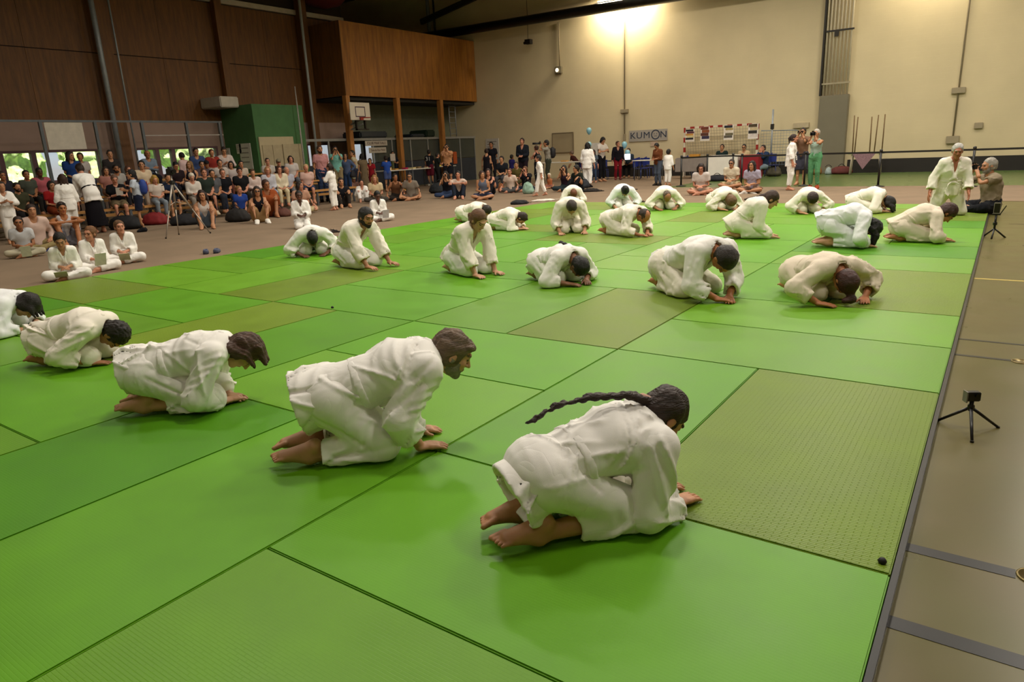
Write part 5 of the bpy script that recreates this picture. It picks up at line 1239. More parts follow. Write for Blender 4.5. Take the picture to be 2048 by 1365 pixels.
H_ = lambda st, c, **k: dict(style=st, col=c, **k)
# front row, left to right from the camera's side
J = pose_bow(P=(.07, .28), N=(.565, .385), H=(.66, .405), ah=34, hands=(.67, .09), kx=.43, pole=(-.9, .42, -.75), hin=.25)
bow((1325, 835), 57, .91, 0, 'woman with a long dark braid bowing nearest the camera', J, H_('braid', '2c1a10', tr=(.023, .009), tail=[[(.565, 0, .50), (.48, .0, .535), (.32, .03, .55), (.16, .05, .53), (.04, .07, .47)]], tie=((.575, .0, .495), (.55, .0, .51)), tiecol='c9a090'),
    skin_c='b9825e', loc=(-1.18, 1.59), tl=.62, fem=True, top=dict(hem=(-.15, 0, -.085), hemr=.150, sleeve=1.8), w=.95, seed=1.1)
J = pose_bow(P=(.13, .33), N=(.655, .49), H=(.78, .475), ah=58, hands=(.56, .12), kx=.36, pole=(-.9, .45, -.5), hin=.05, hroll=4)
bow((900, 720), 49, .94, 0, 'grey bearded man bowing with his face turned ahead', J, H_('crop', '6b5644', thick=.014, amp=.004), skin_c='bd8a68', loc=(-2.50, 1.63), beard='7d7268', tl=.82, top=dict(hem=(-.17, 0, -.02), sleeve=1.48, cuff=.095), seed=2.2)
J = pose_bow(P=(.03, .27), N=(.51, .395), H=(.63, .335), ah=8, hands=(.48, .06), kx=.41, pole=(-.7, .7, -.7), hin=.7)
hd = [[(.57, s, .385), (.66, s * 1.15, .345), (.70, s * 1.1, .25)] for s in (.085, -.085)] + [[(.63, s, .42), (.735, s, .36), (.765, s, .25)] for s in (.05, 0., -.05)]
bow((490, 710), 46, .92, 0, 'woman with a brown bob bowing third in the front row', J, H_('bob', '4a3020', tail=hd, tr=(.036, .012), amp=.004), skin_c='c2906e', loc=(-3.94, 1.59), tl=.62, fem=True, top=dict(hem=(-.14, 0, .01), hemr=.155, sleeve=1.75), seed=3.0)
J = pose_bow(P=(.03, .21), N=(.49, .325), H=(.58, .225), ah=-12, hands=(.44, .16), pole=(-.8, .6, -.6), hin=.4)
bow((220, 672), 33, .89, 0, 'person with short curly dark hair bowing in the front row', J, H_('curly', '1c120c', thick=.016), skin_c='a8714e', m=GIC, loc=(-5.70, 1.77), top=dict(hem=(-.12, 0, -.02)), seed=4.1)
J = pose_bow(P=(.02, .20), N=(.50, .31), H=(.60, .24), ah=5, hands=(.60, .10), hin=.2)
bow((55, 612), 42, .95, 1, 'dark haired person bowing at the left frame edge', J, H_('bob', '1a100c', tail=[[(.58, s, .27), (.66, s, .21), (.69, s, .13)] for s in (.08, .03, -.03, -.08)], tr=(.036, .014)), skin_c='b98a6a', m=GIB)
# second row
J = pose_bow(P=(.05, .21), N=(.53, .36), H=(.62, .27), ah=-18, hands=(.60, .17), hin=.5)
bow((625, 478), -38, 1.0, 1, 'dark skinned man with a shaved head bowing at the left', J, H_('fade', '14100e', thick=.004), skin_c='6a4028', mt=GI)
J = pose_bow(P=(.04, .20), N=(.36, .53), H=(.46, .63), ah=76, hands=(.62, .19), hin=0, hy=-12, pole=(-.8, .6, -.3))
bow((733, 437), -2, 1.03, 1, 'bearded dark haired man sitting up from his bow', J, H_('short', '18100c', thick=.016, amp=.004), skin_c='a87450', beard='20140e', m=GIC, mt=GI)
J = pose_bow(P=(.04, .20), N=(.36, .56), H=(.46, .645), ah=50, hands=(.54, .15), hin=0, pole=(-.9, .35, 0))
bow((957, 442), -14, 1.0, 1, 'woman with a loose brown ponytail leaning on straight arms', J, H_('pony', '6a4628', tail=[[(.37, 0, .70), (.31, 0, .70), (.27, .02, .64)]], tr=(.038, .022), amp=.006), skin_c='c09070', m=GIC, mt=GI, fem=True)
J = pose_bow(P=(.02, .21), N=(.50, .33), H=(.615, .20), ah=-22, hands=(.58, .13), hin=.6)
bow((1158, 535), -18, .97, 1, 'woman with a black ponytail over her back bowing low', J, H_('pony', '120c0a', tail=[[(.53, 0, .28), (.48, 0, .36), (.38, .01, .42), (.30, .02, .44)]], tr=(.034, .024), amp=.005), skin_c='8a5c40', fem=True)
J = pose_bow(P=(.04, .24), N=(.60, .45), H=(.73, .36), ah=-8, hands=(.74, .06), hin=.75, ky=.16)
bow((1448, 520), -30, 1.07, 1, 'tall dark haired man bowing over his joined hands', J, H_('short', '241812'), skin_c='a8683e', mt=GIC, w=1.06)
J = pose_bow(P=(.02, .21), N=(.50, .33), H=(.60, .20), ah=-34, hands=(.58, .24), hin=.8, pole=(-.2, 1, -.1))
bow((1690, 565), -40, .98, 1, 'woman with red brown hair bowing to the floor at the right', J, H_('pony', '3c160c', tail=[[(.52, 0, .27), (.46, 0, .36), (.40, .05, .40)], [(.66, 0, .16), (.70, 0, .06), (.68, -.06, .05)]], tr=(.04, .026), amp=.006), skin_c='b4744e', m=GIW, fem=True)
# third row
J = pose_bow(P=(.02, .21), N=(.50, .33), H=(.60, .24), ah=-5)
bow((972, 422), 5, .96, 1, 'person bowing behind the woman with the brown ponytail', J, H_('short', '241812'), m=GIC)
J = pose_bow(P=(.02, .20), N=(.48, .30), H=(.58, .23), ah=5, hands=(.58, .08), hin=.5)
bow((1043, 437), 12, .90, 1, 'girl with a short dark pigtail bowing in the third row', J, H_('pony', '2c1a12', tail=[[(.60, 0, .30), (.68, 0, .27), (.71, 0, .19)]], tr=(.022, .008)), m=GIC, fem=True)
J = pose_bow(P=(.05, .22), N=(.42, .48), H=(.51, .43), ah=10, hands=(.56, .20), hin=0, pole=(-.8, .6, -.2))
bow((1143, 416), -52, 1.02, 1, 'short haired man bowing face down with spread arms', J, H_('short', '33281e'), m=GIC, w=1.05)
J = pose_bow(P=(.04, .25), N=(.58, .40), H=(.70, .315), ah=-6, hands=(.70, .10), hin=.4)
bow((1287, 433), -14, 1.0, 1, 'man with a thinning crown bowing in the third row', J, H_('bald', '33261c', thick=.006), skin_c='b4744e', m=GIC)
J = pose_bow(P=(.0, .21), N=(.36, .52), H=(.47, .55), ah=48, hands=(.46, .13), hin=0, pole=(-.9, .3, 0))
bow((1543, 400), 20, 1.0, 1, 'woman with a long wavy ponytail rising from her bow', J, H_('pony', '3a2418', tail=[[(.40, 0, .62), (.33, 0, .60), (.22, 0, .58), (.10, .01, .56)]], tr=(.036, .018), amp=.006), m=GIC, fem=True)
J = pose_bow(P=(.02, .28), N=(.44, .38), H=(.50, .25), ah=-45, hands=(.44, .12), hin=.2)
bow((1742, 455), 14, 1.0, 1, 'person with long black curls bowing with raised hips', J, H_('long', '100a08', tail=[[(.50, s, .24), (.56, s, .15), (.54, s, .05)] for s in (.08, .03, -.03, -.08)], tr=(.045, .03), amp=.012), m=GIB, fem=True, top=dict(hem=(-.16, 0, .0)))
J = pose_bow(P=(.02, .20), N=(.44, .36), H=(.54, .37), ah=22, hands=(.52, .10), hin=0)
bow((1893, 428), 15, .97, 1, 'brown haired youth in a cream jacket bowing at the right edge', J, H_('short', '3c1e14', thick=.02, amp=.005), m=GIW, skin_c='b4744e')
# fourth row
J = pose_bow(P=(.02, .21), N=(.48, .33), H=(.57, .24), ah=-15)
bow((1147, 388), -55, .96, 1, 'red brown haired person bowing in the last row at the left', J, H_('short', '6a3a1c', thick=.02), m=GIC, loc=None)
J = pose_bow(P=(.02, .22), N=(.42, .42), H=(.50, .40), ah=0, hands=(.50, .2), hin=.2)
bow((1250, 383), -50, 1.0, 1, 'person with a high black hair knot bowing in the last row', J, H_('bun', '0e0a08', bun=(-.06, 0, .13)), m=GIB, mt=GI, fem=True)
J = pose_bow(P=(.03, .22), N=(.48, .36), H=(.57, .28), ah=-14, hands=(.55, .18), hin=.3)
bow((1334, 394), -55, 1.03, 1, 'balding man bowing in the last row', J, H_('bald', '5a4636', thick=.004), skin_c='a06a48', m=GIC)
J = pose_bow(P=(.02, .21), N=(.46, .32), H=(.53, .20), ah=-35, hands=(.48, .16), hin=.6)
bow((1460, 402), -38, 1.0, 1, 'person with fluffy light brown hair bowing in the last row', J, H_('curly', '6a4c30', thick=.03), m=GIC, fem=True)
J = pose_bow(P=(.02, .21), N=(.46, .36), H=(.53, .29), ah=-15, hands=(.50, .18), hin=.8, pole=(-.2, 1, 0))
bow((1624, 398), -60, .98, 1, 'person with tousled dark hair bowing with elbows out', J, H_('curly', '2a160e', thick=.026), m=GIC)
J = pose_bow(P=(.02, .21), N=(.48, .32), H=(.57, .18), ah=-40, hands=(.52, .12), hin=.5)
bow((1775, 405), -2, 1.0, 1, 'person with long black hair spread on the mat in the last row', J, H_('long', '140c0a', tail=[[(.58, s, .16), (.66, s, .11), (.68, s, .03)] for s in (.08, .03, -.03, -.08)], tr=(.045, .03), amp=.008), m=GIC, fem=True)
# the teacher
def tarm(J): arms_to(J, [J.sh[0] + V(.16, .05, -.49), J.sh[1] + V(.05, -.16, -.49)], (-1, .35, .1), None, (0, 1, .2))
J = pose_kneel(lean=16, ah=74, hy=-8, arms=tarm)
J.kn = [V(.38, .21, .07), V(.38, -.21, .07)]; J.an = [V(0., .14, .052), V(0., -.14, .052)]
tp = at_z(1893, 431, 0) - np.array([*(R2(rad(-72)) @ np.array([.40, 0])), 0])
person((tp[0], tp[1], .004), rad(-72), J, 'white haired teacher kneeling upright before the class', s=1.0, lod=1, skin_c='a8664a', hair=H_('short', 'b4b0aa', thick=.010), top=gi(GIC, v=.26, sleeve=1.75), bot=gt(GIC, len=.9), w=1.12)

# ---------------------------------------------------------------- children and onlookers
def cl(spec):
    if spec is None: return None
    if spec == 'gi': return gi()
    if spec == 'gip': return gt()
    k, c, *r = spec.split(':'); d = dict(kind=k, col=c)
    for x in r: a, b = x.split('='); d[a] = float(b)
    return d
SK = dict(l='c79a7c', m='b27e5a', t='9a6440', d='54321f', r='c08468')
POSES = dict(stand=pose_stand, bench=pose_bench, cross=pose_cross, knees=pose_knees, seiza=pose_seiza)
def onlooker(how, px, pose, ang, top, bot, hair, label, s=None, X=None, feet=None, sk='l', lod=2, grp='onlookers around the mats', shoes=None, pk={}, **k):
    if isinstance(pose, str): J = POSES[pose](**pk)
    else: J = pose
    hz = float(J.Hc[2]); base = FLOOR + .006
    if how == 'floor':
        s = s or 1.0; pos = at_z(px[0], px[1], base + hz * s); xy = root_from(pos, J, s, ang); z = base
    elif how == 'bench':
        bx, z = TIER[X]; pos = at_x(px[0], px[1], bx + .06); s = float(np.clip((pos[2] - z) / hz, .84, 1.12)) if s is None else s; xy = root_from(pos, J, s, ang)
    elif how == 'feet':
        g = at_z(feet[0], feet[1], base + .04); d = ray(*px); t = ((g - CAM) @ AX_F) / (d @ AX_F); hp = CAM + d * t
        s = float(np.clip((hp[2] - base) / hz, .55, 1.15)) if s is None else s; xy = g[:2]; z = base
    else:      # standing, feet hidden: X is the plane of the body
        pos = at_x(px[0], px[1], X) if how == 'x' else at_y(px[0], px[1], X); z = base
        if J.kind == 'bench': s = s or 1.0; z = float(pos[2]) - hz * s
        else: s = float(np.clip((pos[2] - z) / hz, .55, 1.15)) if s is None else s
        xy = root_from(pos, J, s, ang)
    st, c = hair.split(':') if hair else ('none', '3a2a20')
    if s < .85: k.setdefault('hk', min(1.28, 1.06 + (.85 - s) * 1.3))
    return person((xy[0], xy[1], z), rad(ang), J, label, s=s, lod=lod, skin_c=SK.get(sk, sk), hair=H_(st, c), top=cl(top), bot=cl(bot), shoes=shoes, group=grp, **k)
O = onlooker
KG = 'children in white watching from the carpet'
# children by the left mat edge
O('floor', (120, 482), 'cross', -25, 'gi', 'gip', 'short:1a100c', 'dark haired boy in white bowing his head over a paper', s=.72, lod=1, sk='m', pk=dict(lean=16, ah=62, arms='join'), grp=KG)
O('floor', (180, 468), 'cross', -10, 'gi', 'gip', 'short:6a4422', 'light brown haired boy in white looking to the left', s=.72, lod=1, sk='r', pk=dict(lean=6, ah=80, hy=-50, arms='join'), grp=KG)
O('floor', (239, 455), 'cross', -30, 'gi', 'gip', 'short:5a3c20', 'brown haired boy in white sitting cross legged looking up', s=.73, lod=1, sk='r', pk=dict(lean=5, ah=90, hy=18, arms='join'), grp=KG)
O('floor', (598, 392), 'seiza', -35, 'gi', 'gip', 'fade:100c0a', 'dark skinned boy in white kneeling behind the bowing man', s=.80, lod=1, sk='d', pk=dict(arms='join'), grp=KG)
O('floor', (755, 392), 'cross', -30, 'gi', 'gip', 'fade:100c0a', 'dark skinned boy in white with a booklet on his lap', s=.76, lod=1, sk='d', pk=dict(lean=8, ah=72, arms='join'), grp=KG)
O('feet', (664, 335), 'stand', -160, 'gi', 'gip', 'pony:2a1a12', 'girl in white standing with folded arms by the tall men', feet=(671, 418), lod=1, sk='r', pk=dict(arms='hold'), grp=KG)
O('floor', (723, 366), 'knees', -40, 'gi', 'gip', 'short:2a1c14', 'boy in white sitting with raised knees beside the capped child', s=.82, sk='r', pk=dict(arms='knee'), grp=KG)
O('feet', (1077, 317), 'stand', -150, 'gi', 'gip', 'short:16100c', 'small boy in white striding across the carpet', feet=(1082, 390), lod=1, sk='r', pk=dict(step=.20, lean=4, arms='back'), grp=KG)
O('feet', (1167, 292), 'stand', 95, 'gi', 'gip', 'long:140e0c', 'girl in white with long black hair seen from behind', feet=(1175, 373), lod=1, sk='r', shoes='15131a', pk=dict(arms='down'), grp=KG)
O('feet', (1329, 305), 'stand', 80, 'gi', 'gip', 'short:1a120e', 'small child in white seen from behind by the checked shirt man', feet=(1335, 369), sk='m', pk=dict(arms='down'), grp=KG)
O('feet', (1581, 277), 'stand', 10, 'gi', 'gip', 'pony:2a1610', 'girl in white with a waist long ponytail standing in profile', feet=(1577, 378), lod=1, sk='r', pk=dict(arms='down'), grp=KG)
O('feet', (133, 358), 'stand', 170, 'gi', 'gip', 'long:3a2416', 'child in white with long brown hair seen from behind', feet=(150, 470), lod=1, sk='r', pk=dict(arms='down'), grp=KG)
O('x', (3, 374), 'stand', -10, 'gi', 'gip', 'short:2a1c14', 'child in white standing at the left frame edge', X=-16.9, sk='m', pk=dict(arms='hold'), grp=KG)
# woman in black skirt trousers bending to the child
hk_ = person
J = pose_stand(lean=34, head=(.03, -18), arms='reach')
p_ = at_z(200, 464, FLOOR + .03)
person((p_[0], p_[1], FLOOR + .006), rad(-178), J, 'woman in a white jacket and wide black skirt trousers bending to a child', s=.98, lod=1, skin_c=SK['r'], hair=H_('bun', '2a1a12'), top=gi(belt='141218', sleeve=1.8), bot=dict(kind='skirt', col='131016', len=.78), group='onlookers around the mats', fem=True)
# left block, seated on the floor
O('floor', (63, 422), 'cross', -10, 'shirt:cbb0a4', 'trousers:8a7a52', 'curly:2a1a12', 'woman with big curly hair in a pale blouse on the floor', sk='m', pk=dict(arms='lap'), fem=True, shoes='d8d4cc')
O('floor', (37, 446), 'cross', -20, 'tee:bfc0c2', 'trousers:b0a890', 'short:2a1a12', 'boy in a white shirt sitting cross legged at the left', s=.80, sk='t', pk=dict(arms='join'))
O('floor', (124, 417), 'knees', -12, 'tank:c8c4c4', 'shorts:7a7a84', 'short:2a1a12', 'woman in a white sleeveless top hugging her bare knees', s=.98, sk='a5683c', pk=dict(arms='fold', lean=12), glasses='top', fem=True, lod=1)
O('floor', (404, 391), 'knees', -30, 'tank:c8bfb8', 'shorts:55606c', 'long:2a1812', 'woman with long dark hair in a white tank top on the floor', sk='m', pk=dict(arms='knee', hroll=-8), fem=True)
O('floor', (478, 380), 'seiza', -20, 'tee:26408a', 'shorts:15151c', 'short:8a6038', 'girl in a bright blue shirt kneeling on the floor', s=.84, sk='r', pk=dict(arms='lap', hy=20), fem=True)
O('floor', (514, 383), 'knees', -30, 'tank:141218', 'shorts:a98a60', 'long:2a1a12', 'woman in black with long hair and sunglasses on the floor', sk='m', pk=dict(arms='knee'), glasses=True, fem=True, shoes='e0dcd4')
O('floor', (600, 372), 'cross', -25, 'tee:b48a74', 'trousers:b8aa84', 'bob:241812', 'woman in a dusty pink shirt and beige trousers on the floor', sk='r', pk=dict(arms='knee', hy=30), fem=True)
O('floor', (682, 364), 'knees', -30, 'tee:1a1a20', 'trousers:2a2420', 'short:2a1a12', 'woman in black sitting behind the standing girl', sk='m', pk=dict(arms='knee'), fem=True)
O('floor', (708, 359), 'knees', -30, 'tee:b0887c', 'shorts:6a5a50', 'short:2a1a12', 'child in a pale cap on the floor', s=.78, sk='r', hat='c9c3a0', pk=dict(arms='knee'))
O('floor', (749, 358), 'cross', -45, 'tee:cdb893', 'trousers:4a4640', 'long:8a6438', 'fair haired woman in a cream shirt on the floor', sk='r', pk=dict(arms='join'), fem=True)
O('floor', (790, 355), 'cross', -40, 'tank:5a3a24', 'trousers:241e1a', 'bun:1c120c', 'woman in a brown top sitting beside the child in yellow', sk='t', pk=dict(arms='knee', hy=20), fem=True)
O('floor', (810, 364), 'cross', -50, 'tank:c0a52c', 'shorts:2a2a30', 'short:3a2616', 'small child in a yellow top', s=.62, sk='r', pk=dict(arms='join'))
O('floor', (819, 354), 'cross', -55, 'tee:7a7064', 'shorts:5a4a40', 'short:241812', 'man in a grey shirt and glasses sitting by the white tub', sk='m', pk=dict(arms='knee'), glasses=True)
O('floor', (891, 350), 'cross', -62, 'tank:15131a', 'trousers:33405c', 'long:1c120c', 'woman in a black top holding a phone up on the floor', sk='m', pk=dict(arms='phone'), fem=True)
O('floor', (916, 350), 'knees', -55, 'tee:c9b3a4', 'trousers:1e2430', 'short:1c120c', 'youth in a pale shirt with arms on raised knees', sk='r', pk=dict(arms='fold'))
O('floor', (964, 350), 'cross', -60, 'tank:5a6070', 'shorts:3a3f55', 'bob:3a2418', 'woman in a blue grey top, left of the two sitting women', sk='m', pk=dict(arms='join', hy=25), fem=True)
O('floor', (976, 345), 'knees', -70, 'tank:141218', 'trousers:15151c', 'long:2a1a14', 'woman in black sitting right behind the blue grey top', sk='r', pk=dict(arms='knee', hy=20), fem=True)
O('floor', (1019, 344), 'cross', -70, 'tee:d0b9a8', 'trousers:4a4a4a', 'short:4a2a18', 'woman in a pale shirt sitting low behind the paper bag', s=.95, sk='r', pk=dict(arms='knee'), fem=True)
O('floor', (1050, 340), 'cross', -75, 'tee:16151c', 'trousers:1c2030', 'bun:5a3a20', 'woman in black taking a photo beside the striding boy', sk='r', pk=dict(arms='phone'), fem=True)
O('floor', (1098, 352), 'cross', -80, 'tank:a8623c', 'shorts:8a5a50', 'short:c8bca8', 'small child with a pale hat behind the striding boy', s=.62, sk='m', pk=dict(arms='knee'))
O('floor', (1128, 338), 'cross', -78, 'tank:2c1c28', 'trousers:2a3438', 'long:1c120e', 'woman in a dark patterned top lifting a phone', sk='m', pk=dict(arms='phone'), fem=True)
O('floor', (1152, 338), 'knees', -100, 'tee:1c221c', 'trousers:15171c', 'short:1a120e', 'man in dark clothes sitting against the table', sk='m', pk=dict(arms='knee', hy=-30))
O('floor', (1402, 336), 'cross', -75, 'tee:c8bdb8', 'shorts:c0a088', 'long:24140e', 'woman with long wavy dark hair reading cross legged', sk='r', lod=1, pk=dict(lean=16, ah=62, arms='join'), fem=True)
O('floor', (1463, 327), 'cross', -85, 'tee:ccc0a8', 'shorts:b09a78', 'fade:2a1c14', 'man in a white shirt and sunglasses behind the bowing row', sk='m', lod=1, pk=dict(arms='join'), glasses=True)
O('floor', (1504, 331), 'cross', -95, 'tee:a49cae', 'shorts:8a7060', 'long:1c120e', 'woman in a lilac shirt sitting cross legged', sk='m', lod=1, pk=dict(arms='join'), fem=True, shoes='cfc8c0')
def cam_arm(J): arms_to(J, [J.Hc + J.hF * .20 + V(0, .05, -.05), J.Hc + J.hF * .20 + V(0, -.07, -.04)], (.3, .9, -1), (.25, -.7, .8), (-.2, .6, .5))
O('floor', (1978, 332), 'cross', -150, 'tee:8a7c66', 'trousers:14161c', 'fade:9a948a', 'grey haired photographer in a sand shirt sitting with a camera', s=1.08, sk='m', lod=1, pk=dict(arms=cam_arm, lean=6, hy=0), w=1.1, beard='8a847c')
# benches: front row
B0 = dict(how='bench')
O('bench', (34, 375), 'bench', -5, 'tee:3a3a28', 'trousers:1c1a1c', 'short:1a120e', 'bearded man in an olive shirt on the front bench', X=0, sk='m', beard='1c120e', pk=dict(arms='lap', hy=10))
O('bench', (103, 372), 'bench', -10, 'tee:9a1e20', 'skirt:7a3418:len=.5', 'bob:1c120e', 'smiling woman in a red top on the front bench', X=0, sk='m', pk=dict(arms='join', hy=10), fem=True)
O('bench', (229, 359), 'bench', -20, 'tee:101014', 'shorts:6a5c44', 'fade:6a5040', 'man in a black shirt reading a leaflet on the front bench', X=0, sk='r', pk=dict(arms='hold', ah=66), w=1.12)
O('bench', (310, 364), 'bench', -15, 'tee:cabcb0', 'trousers:7f8890', 'long:a8843c', 'golden haired woman in a white top on the front bench', X=0, sk='r', pk=dict(arms='join', ah=66), fem=True)
O('bench', (336, 356), 'bench', -15, 'tee:18223a', 'shorts:141822', 'short:2a1c14', 'man in a navy printed shirt with folded arms', X=0, sk='m', pk=dict(arms='cross'))
O('bench', (384, 358), 'bench', -20, 'shirt:cfc6bc', 'trousers:8a8278', 'short:d4c8b4', 'white haired woman in a white blouse and grey scarf', X=0, sk='r', pk=dict(arms='join', ah=60), fem=True)
O('bench', (408, 346), 'bench', -20, 'tee:28322c', 'shorts:3a342c', 'short:4a2e1c', 'man in a dark green polo shirt with bare crossed legs', X=0, sk='r', pk=dict(arms='lap'), shoes='c9b89c')
O('bench', (425, 353), 'bench', -18, 'tee:55565a', 'trousers:2a2c34', 'short:241812', 'man in grey tucked between the polo and black shirts', X=0, s=.92, sk='m', pk=dict(arms='lap'))
O('bench', (445, 346), 'bench', -20, 'tee:14141a', 'trousers:2a3040', 'fade:5a4434', 'man in black with grey jeans near the bench end', X=0, sk='r', pk=dict(arms='lap'))
O('bench', (479, 343), 'bench', -25, 'tee:16171a', 'trousers:24221e', 'crop:16100c', 'broad man in a black shirt and sunglasses by the green cabin', X=0, sk='r', w=1.12, glasses=True, pk=dict(arms='prop' if False else 'lap'))
O('bench', (507, 357), 'bench', -28, 'shirt:cbb6ae', 'trousers:8a7a70', 'short:4a2c18', 'young woman in an open white shirt on the front bench', X=0, s=.86, sk='m', pk=dict(arms='join'), fem=True)
O('floor', (532, 370), 'knees', -30, 'dress:8a4420:long=.5', None, 'short:3a2014', 'woman in a rust coloured dress sitting low by the bench', s=1.12, sk='t', pk=dict(arms='knee', hy=20), fem=True)
O('bench', (536, 349), 'bench', -28, 'shirt:b9b8c0', 'trousers:8494ac', 'bob:9a7048', 'fair haired woman in a pale blue blouse and jeans', X=0, s=.92, sk='r', pk=dict(arms='lap'), fem=True)
O('bench', (560, 351), 'bench', -28, 'jacket:d4c8ae', 'trousers:cfc09c', 'bob:4a2c18', 'woman in a cream jacket and cream trousers', X=0, s=.92, sk='r', pk=dict(arms='lap'), fem=True)
O('bench', (573, 341), 'bench', -30, 'tee:a8a8b4', 'trousers:5c6068', 'bald:8a7a6a', 'bald older man in a pale blue shirt', X=0, sk='r', pk=dict(arms='lap', hy=35), w=1.1)
O('bench', (612, 336), 'bench', -32, 'tee:cba89c', 'shorts:35405c', 'short:b09468', 'older fair man in a pale pink polo at the bench end', X=0, sk='r', pk=dict(arms='lap'), w=1.06)
# benches: middle row
O('bench', (5, 354), 'bench', 0, 'shirt:2a2a34', 'trousers:1c1a20', 'short:2a1c14', 'man in dark blue at the left frame edge on the middle bench', X=1, sk='t', pk=dict(arms='lap'))
O('bench', (54, 357), 'bench', -5, 'tee:44483e', 'trousers:24221e', 'short:15100c', 'man in a grey green shirt behind the olive shirt', X=1, sk='t', pk=dict(arms='lap'))
O('bench', (79, 345), 'bench', -5, 'tee:a0525a', 'trousers:14161c', 'fade:120c0a', 'dark skinned man in a rose polo shirt before the window', X=1, sk='d', pk=dict(arms='lap'))
O('bench', (216, 365), 'bench', -10, 'tee:9a6a60', 'trousers:7a5a4a', 'long:2a1a14', 'woman in dusty pink behind the man in black', X=1, s=.84, sk='m', pk=dict(arms='lap'), fem=True)
O('bench', (232, 338), 'bench', -10, 'tee:9a9690', 'trousers:2a2a30', 'short:15100c', 'dark bearded man in pale grey on the middle bench', X=1, sk='t', beard='15100c', pk=dict(arms='lap'))
O('bench', (260, 358), 'bench', -10, 'tee:2a2024', 'trousers:2a2a30', 'bob:4a2c1c', 'brown haired child peering behind the backpack', X=1, s=.84, sk='r', pk=dict(arms='join'))
O('bench', (283, 330), 'bench', -10, 'tee:cbb89c', 'trousers:b0a090', 'bun:15100c', 'woman with a dark bun in a cream top sitting upright', X=1, sk='m', pk=dict(arms='join', hy=-20), fem=True)
O('bench', (355, 351), 'bench', -12, 'tee:24181c', 'trousers:1c1a20', 'curly:120c0a', 'person with black hair behind the tripod head', X=1, s=.9, sk='m', pk=dict(arms='join', ah=64))
O('bench', (379, 330), 'bench', -20, 'tank:1a1622', 'trousers:2a2a34', 'long:7a5a30', 'blond woman in a black sleeveless top turned aside', X=1, sk='m', pk=dict(arms='join', hy=-40), fem=True)
O('bench', (413, 329), 'bench', -20, 'tee:8f8b86', 'trousers:2a2a34', 'fade:1c120e', 'man in light grey with a dark cap on the middle bench', X=1, sk='t', hat='1a181c', pk=dict(arms='join'))
O('bench', (404, 331), 'bench', -20, 'tee:4a4048', 'trousers:2a2a34', 'short:1c120e', 'person in dark mauve left of the dark cap', X=1, s=.9, sk='m', pk=dict(arms='cross'))
O('bench', (441, 337), 'bench', -20, 'tee:b8aca4', 'trousers:2a2a34', 'short:2a1a12', 'person in white half hidden behind the man in black', X=1, s=.92, sk='m', pk=dict(arms='lap'))
O('bench', (462, 331), 'bench', -22, 'tee:b4a8a4', 'trousers:7a4a40', 'bob:1c120e', 'woman in a pale top with a dark bob on the middle bench', X=1, sk='m', pk=dict(arms='lap', hy=-20), fem=True)
O('bench', (482, 329), 'bench', -22, 'tee:b8a898', 'trousers:7a6a60', 'short:15100c', 'man in beige behind the broad man in black', X=1, sk='m', pk=dict(arms='lap'))
O('bench', (537, 338), 'bench', -28, 'tee:b0a8a0', 'trousers:8a8a90', 'curly:2a1a12', 'dark haired woman behind the pale blue blouse', X=1, s=.9, sk='r', pk=dict(arms='lap'), fem=True)
O('bench', (558, 331), 'bench', -28, 'tee:1c1c22', 'trousers:2a2a34', 'short:4a4440', 'man in black with a khaki cap behind the cream jacket', X=1, sk='r', hat='7a735c', glasses=True, pk=dict(arms='lap'))
O('bench', (583, 334), 'bench', -30, 'tee:bcb4b0', 'trousers:5c6068', 'bob:241610', 'woman with dark hair behind the bald older man', X=1, s=.95, sk='r', pk=dict(arms='lap'), fem=True)
# rear row and people at the windows
O('bench', (140, 312), 'bench', -10, 'tee:1e3a74', 'trousers:2a3a5c', 'long:1c120e', 'woman in a strong blue shirt at the window', X=2, sk='m', pk=dict(arms='lap', hy=30), fem=True)
O('bench', (160, 314), 'bench', -5, 'tee:a8a09c', 'trousers:2a3040', 'short:1c120e', 'man in white right of the strong blue shirt', X=2, sk='t', pk=dict(arms='lap', hy=-30))
O('bench', (220, 309), 'bench', -10, 'tee:2c2828', 'trousers:2a2a34', 'short:241812', 'man in a dark brown shirt before the downpipe', X=2, sk='m', pk=dict(arms='lap', hy=-10))
O('bench', (295, 309), 'bench', -10, 'shirt:6a7888', 'trousers:1c1c24', 'bald:4a3a30', 'bald man in a blue grey shirt before the window', X=2, sk='t', pk=dict(arms='cross'))
O('bench', (363, 313), 'bench', -160, 'shirt:c4a8a4', 'trousers:8a8078', 'short:1c120e', 'man in a pale pink shirt turned away at the window', X=2, sk='m', pk=dict(arms='lap', ah=66))
O('bench', (392, 304), 'bench', -20, 'shirt:36466c', 'trousers:2a3040', 'curly:1c1210', 'dark haired woman in a blue shirt on the rear bench', X=2, sk='m', pk=dict(arms='lap'), fem=True)
O('bench', (423, 306), 'bench', -22, 'tee:8a3028', 'trousers:5a2a28', 'curly:4a2014', 'woman with reddish curls in a red top on the rear bench', X=2, sk='m', pk=dict(arms='join', hy=10), fem=True)
O('bench', (449, 310), 'bench', -25, 'shirt:c4b4ac', 'trousers:8a8078', 'short:241610', 'person in a white shirt beside the poster boards', X=2, s=1.0, sk='m', pk=dict(arms='hold', ah=66), fem=True)
# boy with the backpack, standing
O('feet', (266, 349), 'stand', -120, 'tee:b8c0cc', 'shorts:1c2236', 'curly:15100c', 'boy in a white sports shirt carrying a blue backpack', feet=(288, 460), lod=1, sk='m', shoes='16161c', pk=dict(arms='hold'))
